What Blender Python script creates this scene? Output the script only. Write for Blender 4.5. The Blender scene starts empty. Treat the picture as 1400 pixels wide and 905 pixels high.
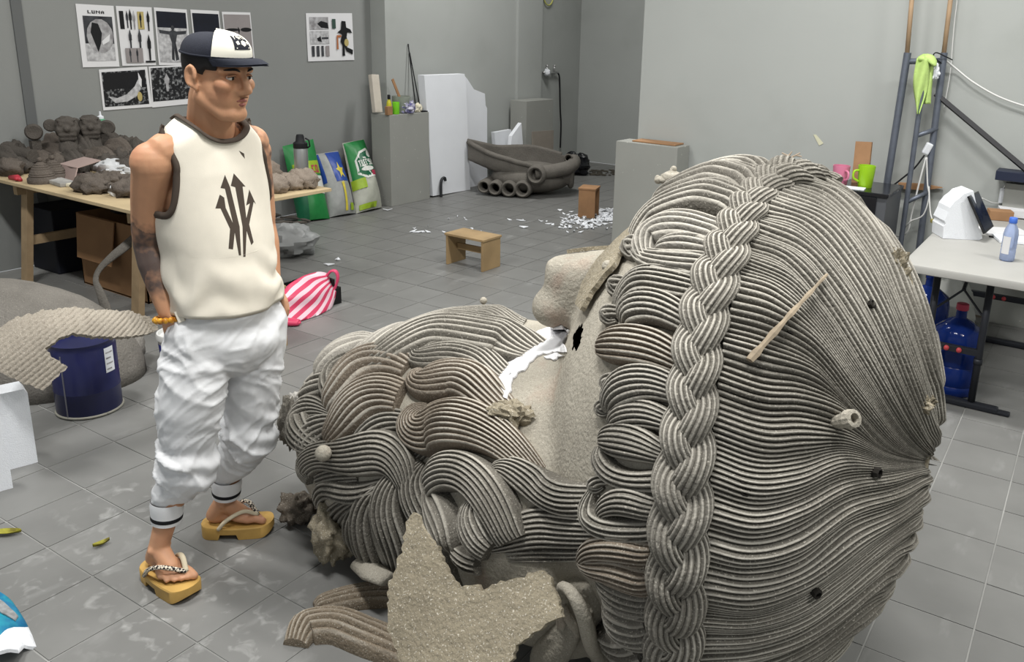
import bpy, bmesh, math, random
import numpy as np
from mathutils import Vector, Matrix, noise
from mathutils.bvhtree import BVHTree

# ------------------------------------------------------------------ camera
scene = bpy.context.scene
COL = scene.collection
F, TH, RO, CX, CY, H, YAW = 1149.19, .2668, -.0380, 801.41, 357.08, 1.80, .5411   # in a 1400 x 905 frame
_c, _s = math.cos(YAW), math.sin(YAW)
_r = np.array([_c, _s, 0.]); FW = np.array([-_s*math.cos(TH), _c*math.cos(TH), -math.sin(TH)]); _d = np.cross(FW, _r)
R_ = math.cos(RO)*_r + math.sin(RO)*_d; D_ = -math.sin(RO)*_r + math.cos(RO)*_d
O = np.array([0, 0, H]); FH = np.array([-_s, _c, 0.]); RH = np.array([_c, _s, 0.])
cam = bpy.data.cameras.new('camera'); cam_o = bpy.data.objects.new('camera', cam); COL.objects.link(cam_o)
cam.sensor_width = 36; cam.lens = F/1400*36
cam.shift_x = (700-CX)/1400; cam.shift_y = (CY-452.5)/1400
cam.clip_start = .05
m = Matrix.Identity(4)
for i in range(3):
    m[i][0] = R_[i]; m[i][1] = -D_[i]; m[i][2] = -FW[i]; m[i][3] = O[i]
cam_o.matrix_world = m
scene.camera = cam_o

# ------------------------------------------------------------------ light
vs = scene.view_settings
vs.view_transform = 'Standard'; vs.look = 'None'; vs.gamma = 1.0; vs.use_curve_mapping = False
vs.exposure = -0.25
world = bpy.data.worlds.new('world'); scene.world = world; world.use_nodes = True
bg = world.node_tree.nodes['Background']; bg.inputs[0].default_value = (.93, .97, 1.0, 1); bg.inputs[1].default_value = .55
CEIL = 4.3
LAMPS = [(-3.9, 1.0), (-1.1, 1.0), (1.6, 1.0), (-3.9, 4.0), (-1.1, 4.0), (1.6, 4.0), (-4.6, 7.2)]
LAMP_W = {0: 125, 1: 135, 2: 75, 3: 42, 4: 140, 5: 85, 6: 120}

# ------------------------------------------------------------------ pixel -> place (survey of the photograph)
def ray(u, v): return (u-CX)/F*R_ + (v-CY)/F*D_ + FW
def Z(u, v, z=0.): w = ray(u, v); return O + w*((z-H)/w[2])
def X(u, v, x): w = ray(u, v); return O + w*(x/w[0])
def Y(u, v, y): w = ray(u, v); return O + w*(y/w[1])
def G(u, v, g): w = ray(u, v); return O + w*(g/(w@FH))
def pj(P):
    q = np.asarray(P, float)-O; w = q@FW
    return np.array([CX+F*(q@R_)/w, CY+F*(q@D_)/w])
def rg(r, g, z=0.): return RH*r + FH*g + np.array([0, 0, z])     # camera-aligned ground frame
def nrm(v): v = np.asarray(v, float); return v/max(1e-9, np.linalg.norm(v))

# ------------------------------------------------------------------ materials
MATS = {}
def mat(name, col, rough=.7, metal=0., noise_amt=0., noise_scale=8., col2=None, bump=0., bump_scale=60., spec=.4,
        trans=0., alpha=1., detail=4., ior=1.45, coat=0., sheen=0.):
    if name in MATS: return MATS[name]
    mt = bpy.data.materials.new(name); mt.use_nodes = True
    nt = mt.node_tree; b = nt.nodes['Principled BSDF']
    b.inputs['Base Color'].default_value = (*col, 1); b.inputs['Roughness'].default_value = rough
    b.inputs['Metallic'].default_value = metal; b.inputs['Specular IOR Level'].default_value = spec
    b.inputs['Transmission Weight'].default_value = trans; b.inputs['Alpha'].default_value = alpha
    b.inputs['IOR'].default_value = ior; b.inputs['Coat Weight'].default_value = coat
    if sheen: b.inputs['Sheen Weight'].default_value = sheen
    tc = nt.nodes.new('ShaderNodeTexCoord')
    if noise_amt or col2:
        n = nt.nodes.new('ShaderNodeTexNoise'); n.inputs['Scale'].default_value = noise_scale; n.inputs['Detail'].default_value = detail
        nt.links.new(tc.outputs['Object'], n.inputs['Vector'])
        mx = nt.nodes.new('ShaderNodeMix'); mx.data_type = 'RGBA'
        c2 = col2 if col2 else tuple(max(0, x*(1-noise_amt)) for x in col)
        mx.inputs[6].default_value = (*col, 1); mx.inputs[7].default_value = (*c2, 1)
        rp = nt.nodes.new('ShaderNodeMapRange'); rp.inputs['From Min'].default_value = .35; rp.inputs['From Max'].default_value = .65
        nt.links.new(n.outputs['Fac'], rp.inputs['Value']); nt.links.new(rp.outputs['Result'], mx.inputs[0])
        nt.links.new(mx.outputs[2], b.inputs['Base Color'])
    if bump:
        n2 = nt.nodes.new('ShaderNodeTexNoise'); n2.inputs['Scale'].default_value = bump_scale; n2.inputs['Detail'].default_value = 5
        nt.links.new(tc.outputs['Object'], n2.inputs['Vector'])
        bp = nt.nodes.new('ShaderNodeBump'); bp.inputs['Strength'].default_value = bump; bp.inputs['Distance'].default_value = .01
        nt.links.new(n2.outputs['Fac'], bp.inputs['Height']); nt.links.new(bp.outputs['Normal'], b.inputs['Normal'])
    MATS[name] = mt
    return mt
def add_mix(mt, col, scale, lo, hi, amt=1., detail=6., stretch=None, seed=0.):
    """lay another noise-shaped stain/dust colour over a material"""
    nt = mt.node_tree; b = nt.nodes['Principled BSDF']; inp = b.inputs['Base Color']
    tc = nt.nodes.new('ShaderNodeTexCoord'); n = nt.nodes.new('ShaderNodeTexNoise')
    n.inputs['Scale'].default_value = scale; n.inputs['Detail'].default_value = detail
    mp = nt.nodes.new('ShaderNodeMapping'); mp.inputs['Location'].default_value = (seed, seed*1.7, seed*.6)
    if stretch: mp.inputs['Scale'].default_value = stretch
    nt.links.new(tc.outputs['Object'], mp.inputs['Vector']); nt.links.new(mp.outputs['Vector'], n.inputs['Vector'])
    rp = nt.nodes.new('ShaderNodeMapRange'); rp.inputs['From Min'].default_value = lo; rp.inputs['From Max'].default_value = hi
    rp.inputs['To Max'].default_value = amt
    nt.links.new(n.outputs['Fac'], rp.inputs['Value'])
    mx = nt.nodes.new('ShaderNodeMix'); mx.data_type = 'RGBA'; mx.inputs[7].default_value = (*col, 1)
    if inp.is_linked:
        src = inp.links[0].from_socket; nt.links.new(src, mx.inputs[6])
    else: mx.inputs[6].default_value = inp.default_value
    nt.links.new(rp.outputs['Result'], mx.inputs[0]); nt.links.new(mx.outputs[2], inp)
    return mt
def srgb(r, g, b):
    f = lambda x: (x/255/12.92 if x/255 <= .04045 else ((x/255+.055)/1.055)**2.4)
    return (f(r), f(g), f(b))

# ------------------------------------------------------------------ mesh helpers
def thing(name, loc, label, cat, group=None, rz=0.):
    o = bpy.data.objects.new(name, None); COL.objects.link(o)
    o.empty_display_size = .1
    o.location = [float(x) for x in loc]; o.rotation_euler = (0, 0, rz)
    tag(o, label, cat, group); return o
def tag(o, label=None, cat=None, group=None, kind=None):
    if label: o['label'] = label
    if cat: o['category'] = cat
    if group: o['group'] = group
    if kind: o['kind'] = kind
    return o
def root_loc(p):
    while p.parent: p = p.parent
    return np.array(p.location)
class MB:
    """collects simple shapes in world coordinates"""
    def __init__(s): s.v = []; s.f = []
    def add(s, vs, fs):
        b = len(s.v); s.v += [tuple(map(float, x)) for x in vs]; s.f += [tuple(b+i for i in f) for f in fs]; return s
    def box(s, c, size, rz=0., bev=0., M=None):
        c = np.array(c, float); x, y, z = [k/2 for k in size]
        if bev <= 0:
            p = np.array([[i*x, j*y, k*z] for i in (-1, 1) for j in (-1, 1) for k in (-1, 1)])
            f = [(0, 1, 3, 2), (4, 6, 7, 5), (0, 4, 5, 1), (2, 3, 7, 6), (0, 2, 6, 4), (1, 5, 7, 3)]
        else:
            bev = min(bev, x*.9, y*.9, z*.9)
            bm = bmesh.new(); bmesh.ops.create_cube(bm, size=1)
            for q in bm.verts: q.co = Vector((q.co.x*2*x, q.co.y*2*y, q.co.z*2*z))
            bmesh.ops.bevel(bm, geom=bm.edges[:], offset=bev, segments=2, profile=.6, affect='EDGES')
            bm.verts.index_update(); p = np.array([q.co[:] for q in bm.verts]); f = [tuple(q.index for q in fc.verts) for fc in bm.faces]; bm.free()
        if M is not None: p = p@np.array(M).T
        if rz:
            a, b = math.cos(rz), math.sin(rz); p = p@np.array([[a, b, 0], [-b, a, 0], [0, 0, 1]])
        return s.add(p+c, f)
    def span(s, a, b, bev=0.):
        a = np.array(a, float); b = np.array(b, float); return s.box((a+b)/2, np.abs(b-a), bev=bev)
    def bar(s, p, q, w, t, up=(0, 0, 1), bev=0.):
        """rectangular bar from p to q, w across, t in the 'up' sense"""
        p = np.array(p, float); q = np.array(q, float); d = q-p; L = np.linalg.norm(d); d = d/L
        a = np.cross(d, up)
        if np.linalg.norm(a) < 1e-3: a = np.cross(d, (1, 0, 0))
        a = nrm(a); b = np.cross(a, d)
        M = np.stack([d, a, b], 1)
        return s.box((p+q)/2, (L, w, t), bev=bev, M=M)
    def rings(s, R, cap0=True, cap1=True, closed=True):
        n = len(R[0]); vs = [p for r in R for p in r]; fs = []
        for i in range(len(R)-1):
            for j in range(n if closed else n-1):
                k = (j+1) % n; fs.append((i*n+j, i*n+k, (i+1)*n+k, (i+1)*n+j))
        if closed and cap0: fs.append(tuple(range(n))[::-1])
        if closed and cap1: fs.append(tuple((len(R)-1)*n+j for j in range(n)))
        return s.add(vs, fs)
    def tube(s, path, rad, n=10, cap=True, flat=1., up=None):
        P = np.array(path, float); m_ = len(P); rad = np.broadcast_to(np.array(rad, float), (m_,))
        T = np.gradient(P, axis=0) if m_ > 2 else np.array([P[1]-P[0]]*2); R = []
        a = None
        for i in range(m_):
            t = nrm(T[i])
            if up is not None: a = nrm(np.cross(t, up))
            elif a is None:
                a = np.cross(t, (0, 0, 1)); a = nrm(a) if np.linalg.norm(a) > .05 else nrm(np.cross(t, (1, 0, 0)))
            else: a = nrm(a-t*(a@t))
            b = np.cross(a, t)
            R.append([P[i]+rad[i]*(math.cos(q)*a+flat*math.sin(q)*b) for q in np.linspace(0, 2*math.pi, n, endpoint=False)])
        return s.rings(R, cap, cap)
    def lathe(s, prof, c, n=24, axis=(0, 0, 1), cap=True):
        c = np.array(c, float); ax = nrm(axis); a = np.cross(ax, (1, 0, 0)); a = nrm(a) if np.linalg.norm(a) > .1 else nrm(np.cross(ax, (0, 1, 0))); b = np.cross(ax, a)
        R = [[c+ax*h+r*(math.cos(q)*a+math.sin(q)*b) for q in np.linspace(0, 2*math.pi, n, endpoint=False)] for r, h in prof]
        return s.rings(R, cap, cap)
    def ball(s, c, r, n=16, sc=(1, 1, 1), M=None):
        c = np.array(c, float); m_ = max(6, n//2); R = []
        for i in range(1, m_):
            th = math.pi*i/m_; R.append([(math.sin(th)*math.cos(q), math.sin(th)*math.sin(q), math.cos(th)) for q in np.linspace(0, 2*math.pi, n, endpoint=False)])
        pts = np.array([(0, 0, 1)]+[p for k in R for p in k]+[(0, 0, -1)])*r*np.array(sc)
        if M is not None: pts = pts@np.array(M).T
        fs = [(0, 1+j, 1+(j+1) % n) for j in range(n)]
        for i in range(m_-2):
            for j in range(n): k = (j+1) % n; fs.append((1+i*n+j, 1+(i+1)*n+j, 1+(i+1)*n+k, 1+i*n+k))
        e = len(pts)-1; fs += [(e, 1+(m_-2)*n+(j+1) % n, 1+(m_-2)*n+j) for j in range(n)]
        return s.add(pts+c, fs)
    def grid(s, P, closed=False, flip=False):
        P = np.array(P, float); a, b = P.shape[:2]; fs = []
        for i in range(a-1):
            for j in range(b if closed else b-1):
                k = (j+1) % b; q = (i*b+j, i*b+k, (i+1)*b+k, (i+1)*b+j); fs.append(q[::-1] if flip else q)
        return s.add(P.reshape(-1, 3), fs)
    def prism(s, poly, dvec):
        """polygon (list of 3-D points) pushed along dvec"""
        P = np.array(poly, float); n = len(P); Q = P+np.array(dvec, float)
        return s.add(list(P)+list(Q), [tuple(range(n))[::-1], tuple(range(n, 2*n))]+[(i, (i+1) % n, n+(i+1) % n, n+i) for i in range(n)])
    def xform(s, fn): s.v = [tuple(map(float, fn(np.array(p)))) for p in s.v]; return s
    def mesh(s, name, off=(0, 0, 0)):
        me = bpy.data.meshes.new(name); V = np.array(s.v)-np.array(off)
        me.from_pydata([tuple(p) for p in V], [], s.f)
        bm = bmesh.new(); bm.from_mesh(me); bmesh.ops.recalc_face_normals(bm, faces=bm.faces[:]); bm.to_mesh(me); bm.free()
        return me
    def build(s, name, mt, parent=None, smooth=False, angle=None, local=False):
        off = root_loc(parent) if (parent is not None and not local) else (0, 0, 0)
        me = s.mesh(name, off)
        o = bpy.data.objects.new(name, me); COL.objects.link(o); me.materials.append(mt)
        if smooth: shade(me, angle)
        if parent is not None: o.parent = parent
        return o
    def base(s, name, mt, label, cat, group=None, smooth=False, angle=None, kind=None):
        """one-mesh top-level thing with its origin at its base centre"""
        V = np.array(s.v); lo, hi = V.min(0), V.max(0); off = np.array([(lo[0]+hi[0])/2, (lo[1]+hi[1])/2, lo[2]])
        me = s.mesh(name, off); o = bpy.data.objects.new(name, me); COL.objects.link(o); me.materials.append(mt)
        o.location = off
        if smooth: shade(me, angle)
        return tag(o, label, cat, group, kind)
def shade(me, angle=None):
    me.polygons.foreach_set('use_smooth', [True]*len(me.polygons))
    if angle: me.set_sharp_from_angle(angle=math.radians(angle))
def crs(pts, n):
    """Catmull-Rom resample by arc length, any dimension"""
    P = np.array(pts, float)
    if len(P) == 2: P = np.array([P[0], (P[0]+P[1])/2, P[1]])
    Q = np.vstack([2*P[0]-P[1], P, 2*P[-1]-P[-2]]); out = []
    for i in range(1, len(Q)-2):
        for t in np.linspace(0, 1, 24, endpoint=False):
            a, b, c, d = Q[i-1:i+3]
            out.append(.5*((2*b)+(-a+c)*t+(2*a-5*b+4*c-d)*t*t+(-a+3*b-3*c+d)*t**3))
    out.append(P[-1]); out = np.array(out)
    k = min(3, out.shape[1]) if out.shape[1] != 3 or True else 3
    d = np.linalg.norm(np.diff(out[:, :2] if out.shape[1] == 3 and False else out, axis=0), axis=1); L = np.r_[0, np.cumsum(d)]
    t = np.linspace(0, L[-1], n)
    return np.stack([np.interp(t, L, out[:, j]) for j in range(out.shape[1])], 1)
def remesh(mb, voxel, it=6, fac=.5, name='tmp'):
    """weld a set of overlapping closed shapes into one continuous skin; returns verts, faces"""
    me = mb.mesh(name); o = bpy.data.objects.new(name, me); COL.objects.link(o)
    r = o.modifiers.new('r', 'REMESH'); r.mode = 'VOXEL'; r.voxel_size = voxel
    if it:
        s = o.modifiers.new('s', 'SMOOTH'); s.iterations = it; s.factor = fac
    dg = bpy.context.evaluated_depsgraph_get(); ev = o.evaluated_get(dg); m2 = ev.to_mesh()
    V = np.empty(len(m2.vertices)*3); m2.vertices.foreach_get('co', V); V = V.reshape(-1, 3)
    Fc = [tuple(p.vertices) for p in m2.polygons]
    ev.to_mesh_clear(); bpy.data.objects.remove(o); bpy.data.meshes.remove(me)
    return V, Fc
def dup(o, loc=None, rz=None, label=None, parent=None):
    c = o.copy(); COL.objects.link(c); c.parent = parent
    if loc is not None: c.location = [float(x) for x in loc]
    if rz is not None: c.rotation_euler = (0, 0, rz)
    if label: c['label'] = label
    for ch in list(o.children): dup(ch, parent=c)
    return c
def fbm(p, sc=1., oct_=4): return noise.fractal(Vector((p[0]*sc, p[1]*sc, p[2]*sc)), 1., 2., oct_)
rnd = random.Random(7)
# ------------------------------------------------------------------ room shell
XL, YB, YF, XR, YN = -6.5, 6.13, 10.3, 3.2, -3.0
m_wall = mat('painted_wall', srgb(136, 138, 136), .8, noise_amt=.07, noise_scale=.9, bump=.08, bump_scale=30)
m_wall2 = mat('painted_wall_back', srgb(168, 171, 168), .8, noise_amt=.05, noise_scale=1.1, bump=.06, bump_scale=30)
add_mix(m_wall2, srgb(152, 155, 151), 1.6, .55, .75, .5)
m_ceil = mat('ceiling_paint', srgb(205, 205, 200), .9)
m_grout = mat('grout', srgb(158, 158, 155), .9, noise_amt=.4, noise_scale=1.2)
m_tile = mat('floor_tile', srgb(121, 121, 119), .42, noise_amt=.10, noise_scale=5, bump=.03, bump_scale=40, spec=.4)
add_mix(m_tile, srgb(176, 176, 175), 9, .62, .8, .35, stretch=(1, .35, 1))
nt = m_tile.node_tree                                   # every tile a touch different; patterns run on over the joints
geo = nt.nodes.new('ShaderNodeNewGeometry')
for n_ in list(nt.nodes):
    if n_.type == 'TEX_COORD':
        for l_ in list(n_.outputs['Object'].links): nt.links.new(geo.outputs['Position'], l_.to_socket)
oi = nt.nodes.new('ShaderNodeObjectInfo'); hv = nt.nodes.new('ShaderNodeHueSaturation')
mr = nt.nodes.new('ShaderNodeMapRange'); mr.inputs['To Min'].default_value = .93; mr.inputs['To Max'].default_value = 1.06
b = nt.nodes['Principled BSDF']; src = b.inputs['Base Color'].links[0].from_socket
nt.links.new(oi.outputs['Random'], mr.inputs['Value']); nt.links.new(mr.outputs['Result'], hv.inputs['Value'])
nt.links.new(src, hv.inputs['Color']); nt.links.new(hv.outputs['Color'], b.inputs['Base Color'])

# chalky smears trodden into the tiles near the man
for (su, sv, sr) in ((190, 690, .34), (300, 765, .22), (225, 830, .3), (330, 850, .35), (60, 800, .3)):
    sp = Z(su, sv); nz = nt.nodes.new('ShaderNodeTexNoise'); nz.inputs['Scale'].default_value = 16; nz.inputs['Detail'].default_value = 12; nz.inputs['Distortion'].default_value = .6
    nt.links.new(geo.outputs['Position'], nz.inputs['Vector'])
    vd = nt.nodes.new('ShaderNodeVectorMath'); vd.operation = 'DISTANCE'; vd.inputs[1].default_value = [float(x) for x in sp]; nt.links.new(geo.outputs['Position'], vd.inputs[0])
    m1 = nt.nodes.new('ShaderNodeMapRange'); m1.inputs['From Min'].default_value = sr; m1.inputs['From Max'].default_value = sr*.2; nt.links.new(vd.outputs['Value'], m1.inputs['Value'])
    m2 = nt.nodes.new('ShaderNodeMapRange'); m2.inputs['From Min'].default_value = .55; m2.inputs['From Max'].default_value = .8; m2.inputs['To Max'].default_value = .55; nt.links.new(nz.outputs['Fac'], m2.inputs['Value'])
    ml = nt.nodes.new('ShaderNodeMath'); ml.operation = 'MULTIPLY'; nt.links.new(m1.outputs['Result'], ml.inputs[0]); nt.links.new(m2.outputs['Result'], ml.inputs[1])
    mx = nt.nodes.new('ShaderNodeMix'); mx.data_type = 'RGBA'; mx.inputs[7].default_value = (*srgb(206, 206, 204), 1)
    nt.links.new(b.inputs['Base Color'].links[0].from_socket, mx.inputs[6]); nt.links.new(ml.outputs[0], mx.inputs[0]); nt.links.new(mx.outputs[2], b.inputs['Base Color'])

fl = MB().span((XL, YN, -.12), (XR, YF, -.003)).build('floor', m_grout); tag(fl, 'grey square floor tiles with pale grout', kind='structure')
T0, TP = (-3.162, 1.231), .28008
def wall(name, a, b, mt=m_wall): return tag(MB().span(a, b).build(name, mt), kind='structure')
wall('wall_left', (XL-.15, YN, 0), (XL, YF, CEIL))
wall('wall_far', (XL, YF, 0), (XR, YF+.15, CEIL), m_wall2)
wall('wall_back', (-3.235, YB, 0), (XR, YB+.15, CEIL), m_wall2)
wall('wall_right', (XR, YN, 0), (XR+.15, YF, CEIL), m_wall2)
wall('ceiling', (XL-.15, YN, CEIL), (XR+.15, YF+.15, CEIL+.15), m_ceil)
wall('wall_pilaster', (XL, 6.40, 0), (-6.30, 9.13, CEIL), m_wall2)
wall('wall_pilaster_strip', (-6.30, 8.62, 0), (-6.265, 9.13, CEIL), m_wall2)
wall('wall_recess', (XL, 9.13, 0), (-6.42, YF, CEIL), m_wall2)
wall('trim_1', (XL, 3.05, 0), (XL+.012, 3.118, CEIL), mat('trim_dark', srgb(96, 98, 98), .8))
# trim along the foot of the back wall
wall('baseboard_back', (-3.235, YB-.006, 0), (XR, YB, .012), mat('base_dirt', srgb(112, 104, 92), .9))

# floor tiles: the 300 that show largest are single pieces, the rest one joined part
gap = .0028
tb = MB().box((0, 0, -.004), (TP-gap*2, TP-gap*2, .008), bev=.0012)
tile_me = tb.mesh('floor_tile'); tile_me.materials.append(m_tile)
cand = []
for i in range(-13, 25):
    for j in range(-13, 34):
        x, y = T0[0]+(i+.5)*TP, T0[1]+(j+.5)*TP
        if x-TP/2 < XL or x+TP/2 > XR or y+TP/2 > YF or y-TP/2 < YN: continue
        q = np.array([x, y, 0])-O; dep = q@FW
        if dep < .5: cand.append((0, x, y)); continue
        u, v = pj((x, y, 0)); vis = -60 < u < 1460 and -60 < v < 965
        hid = (abs(x+.85) < .35 and abs(y-2.25) < .5) or (y > YB-.1 and x > -3.3)
        cand.append(((1/dep**3 if vis and not hid else 0), x, y))
cand.sort(reverse=True)
rest = MB()
for k, (w_, x, y) in enumerate(cand):
    if k < 300:
        o = bpy.data.objects.new('floor_tile', tile_me); COL.objects.link(o); o.parent = fl
        o.location = (x, y, rnd.uniform(-.0006, .0006))
    else: rest.box((x, y, -.004), (TP-gap*2, TP-gap*2, .008))
o = rest.build('tile_field', m_tile, fl); o['kind'] = 'stuff'

# unseen ceiling lamps added above the frame, strengths set area by area
m_lampw = mat('lamp_housing', (.8, .8, .8), .5)
for k, (x, y) in enumerate(LAMPS):
    r_ = thing('added_lamp', (x, y, CEIL-.09), 'added unseen white ceiling lamp above '+('the near left tiles', 'the front of the clay head', 'the near right tiles', 'the work table side', 'the clay head crown', 'the folding table', 'the clay boat')[k], 'lamp', 'added ceiling lamps')
    MB().box((x, y, CEIL-.03), (1.25, .34, .06), bev=.01).build('housing', m_lampw, r_)
    L = bpy.data.lights.new('added_lamp_light', 'AREA'); L.shape = 'RECTANGLE'; L.size = 1.2; L.size_y = .3
    L.energy = LAMP_W[k]; L.color = (1, .99, .965)
    lo = bpy.data.objects.new('added_light', L); COL.objects.link(lo); lo.parent = r_; lo.location = (0, 0, .022)
# ------------------------------------------------------------------ the giant bearded clay head
def clay(name, col, dust=.25, seed=0., rough=.9, fleck=.5):
    m_ = mat(name, col, rough, noise_amt=.22, noise_scale=6, bump=.55, bump_scale=90, spec=.2)
    add_mix(m_, tuple(min(1, x*1.5+.06) for x in col), 2.2, .52, .72, dust, seed=seed)             # dry plaster dust in patches
    add_mix(m_, (.66, .62, .54), 230, .62, .68, fleck, detail=2, seed=seed+3)                    # pale grit
    add_mix(m_, tuple(x*.45 for x in col), 260, .60, .67, .6, detail=2, seed=seed+9)              # dark pores
    return m_
def crest_dust_highlight(m_, amt=.85, seed=0.):
    """pale dry clay on the crests in patches, with ridge highlights painted in"""
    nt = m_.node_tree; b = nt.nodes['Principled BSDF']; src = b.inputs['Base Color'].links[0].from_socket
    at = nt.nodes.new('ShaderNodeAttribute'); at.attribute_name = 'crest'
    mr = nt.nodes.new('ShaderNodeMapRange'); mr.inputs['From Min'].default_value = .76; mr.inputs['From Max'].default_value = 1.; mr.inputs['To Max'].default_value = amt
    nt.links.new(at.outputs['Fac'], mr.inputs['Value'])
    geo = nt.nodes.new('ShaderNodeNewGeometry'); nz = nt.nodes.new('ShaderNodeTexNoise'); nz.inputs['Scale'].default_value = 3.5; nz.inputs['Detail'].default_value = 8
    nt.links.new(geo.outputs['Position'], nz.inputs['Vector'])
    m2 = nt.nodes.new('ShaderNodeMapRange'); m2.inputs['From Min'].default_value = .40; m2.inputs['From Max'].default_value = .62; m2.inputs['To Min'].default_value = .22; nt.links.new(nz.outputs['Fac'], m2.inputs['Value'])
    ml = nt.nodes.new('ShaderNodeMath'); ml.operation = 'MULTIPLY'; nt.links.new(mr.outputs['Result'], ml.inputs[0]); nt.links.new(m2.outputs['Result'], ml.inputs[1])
    mx = nt.nodes.new('ShaderNodeMix'); mx.data_type = 'RGBA'; mx.inputs[7].default_value = (*srgb(206, 201, 190), 1)  # crest tone: dry clay dust plus highlight put into the colour
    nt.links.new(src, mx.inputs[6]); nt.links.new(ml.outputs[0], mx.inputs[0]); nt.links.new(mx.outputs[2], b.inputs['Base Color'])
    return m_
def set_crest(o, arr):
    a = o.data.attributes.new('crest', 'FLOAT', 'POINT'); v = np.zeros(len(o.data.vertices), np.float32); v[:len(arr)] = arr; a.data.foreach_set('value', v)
CL = srgb(113, 109, 101)
m_hair = clay('fired_clay_hair', CL, .35, 1.)
m_hair2 = clay('fired_clay_hair_warm', srgb(124, 113, 100), .3, 4.)
crest_dust_highlight(m_hair); crest_dust_highlight(m_hair2)
m_pale = crest_dust_highlight(clay('dusty_clay', srgb(150, 146, 138), .5, 6.))
m_face = clay('fired_clay_face', srgb(170, 164, 151), .3, 2.)
add_mix(m_face, srgb(150, 112, 96), 4.5, .60, .72, .45, seed=8)
m_grit = clay('gritty_clay', srgb(150, 141, 122), .15, 5., fleck=.8)
m_dust = mat('white_plaster_dust', srgb(180, 177, 171), .9, noise_amt=.15, noise_scale=20, bump=.3, bump_scale=80)
add_mix(m_dust, CL, 9, .5, .62, .8, seed=3)
m_white = mat('white_paint', srgb(226, 226, 228), .6, noise_amt=.05, noise_scale=30)

def ellv(mb, c, rad, tilt, rot, n=64):
    t = MB().ball((0, 0, 0), 1, n, rad)
    ct, st, cr, sr = math.cos(tilt), math.sin(tilt), math.cos(rot), math.sin(rot)
    def fn(p):
        x, y, z = p[0]*ct-p[2]*st, p[1], p[0]*st+p[2]*ct
        return np.array([x*cr-y*sr+c[0], x*sr+y*cr+c[1], max(.012, z+c[2])])
    t.xform(fn); mb.add(t.v, t.f)
core = MB()
CC = np.array([-.804, 2.245, .715])
ellv(core, CC, (.53, .825, .715), -.061, .278)                       # cranium
ellv(core, (-1.672, 2.27, .30), (.79, .565, .475), -.048, .361)      # beard mass
ellv(core, (-1.22, 2.06, .44), (.40, .60, .44), 0, .3)               # face
core_v, core_f = remesh(core, .02, 10)
# nose, brow and lip are welded onto the face
nose = MB()
nt_ = Y(762, 362, 2.05); nb_ = Y(766, 420, 2.05); br_ = Y(850, 352, 2.10)
ax = nrm(br_-nt_)
sec = []
for t, hw, hh in ((-.03, .04, .055), (-.012, .08, .085), (.06, .10, .11), (.16, .095, .125), (.28, .07, .13), (.40, .045, .12)):
    c = nt_+ax*t*1.0; side = np.array([-math.sin(.3), math.cos(.3), 0]); up = np.array([0, 0, 1.])
    top = c+up*.025
    ring = []
    for a in np.linspace(0, 2*math.pi, 20, endpoint=False):
        x, z = math.cos(a), math.sin(a)
        ring.append(top+side*hw*np.sign(x)*abs(x)**.6+up*(hh*(np.sign(z)*abs(z)**.55)-hh))
    sec.append(ring)
nose.rings(sec)
nose.ball(Y(762, 418, 2.03), .075, 20, (1., 1.2, .9))
full = MB(); full.add(core_v, core_f); full.add(nose.v, nose.f)
BV, BF = remesh(full, .013, 7)
keep = []
def inpoly(p, poly):
    x, y = p; c = False; n = len(poly)
    for i in range(n):
        x1, y1 = poly[i]; x2, y2 = poly[(i+1) % n]
        if (y1 > y) != (y2 > y) and x < (x2-x1)*(y-y1)/(y2-y1)+x1: c = not c
    return c
bvh = BVHTree.FromPolygons([Vector(p) for p in BV], BF)
def on_base(u, v, tree=None):
    tr = tree or bvh; d = nrm(ray(u, v))
    hit, n, _, _ = tr.ray_cast(Vector(O), Vector(d))
    if hit is None:
        best = None
        for t in np.linspace(1.4, 4.2, 40):
            q, n2, _, dist = tr.find_nearest(Vector(O+d*t))
            if best is None or dist < best[0]: best = (dist, q, n2)
        hit, n = best[1], best[2]
    n = np.array(n); hit = np.array(hit)
    if n@d > .3: n = -n
    return hit, n
def smooth_rows(P, k):
    P = P.copy()
    for _ in range(k):
        Q = P.copy(); Q[1:-1] = (P[:-2]+2*P[1:-1]+P[2:])/4; P = Q
    return P
def frames(path, n, tree=None, sm=3):
    pts = np.array(path, float); R = crs(np.c_[pts[:, :2], pts[:, 2:]*1.0], n)
    P = []; N = []
    for u, v in R[:, :2]:
        p, q = on_base(u, v, tree); P.append(p); N.append(q)
    P = smooth_rows(np.array(P), sm); N = smooth_rows(np.array(N), 6 if sm < 10 else 24); N /= np.linalg.norm(N, axis=1)[:, None]
    T = np.gradient(P, axis=0); T /= np.maximum(1e-9, np.linalg.norm(T, axis=1))[:, None]
    B = np.cross(N, T); B /= np.maximum(1e-9, np.linalg.norm(B, axis=1))[:, None]
    N = np.cross(T, B)
    W = []
    for i in range(n):
        dep = (P[i]-O)@FW; a = pj(P[i]+B[i]*.02)-pj(P[i])
        t2 = nrm(pj(P[min(n-1, i+1)])-pj(P[max(0, i-1)])); perp = abs(a[0]*t2[1]-a[1]*t2[0])/.02
        W.append(R[i, 2]/max(perp, .5*F/dep))
    return P, T, B, N, smooth_rows(np.array(W)[:, None], 2 if sm < 10 else 14)[:, 0]
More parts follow.
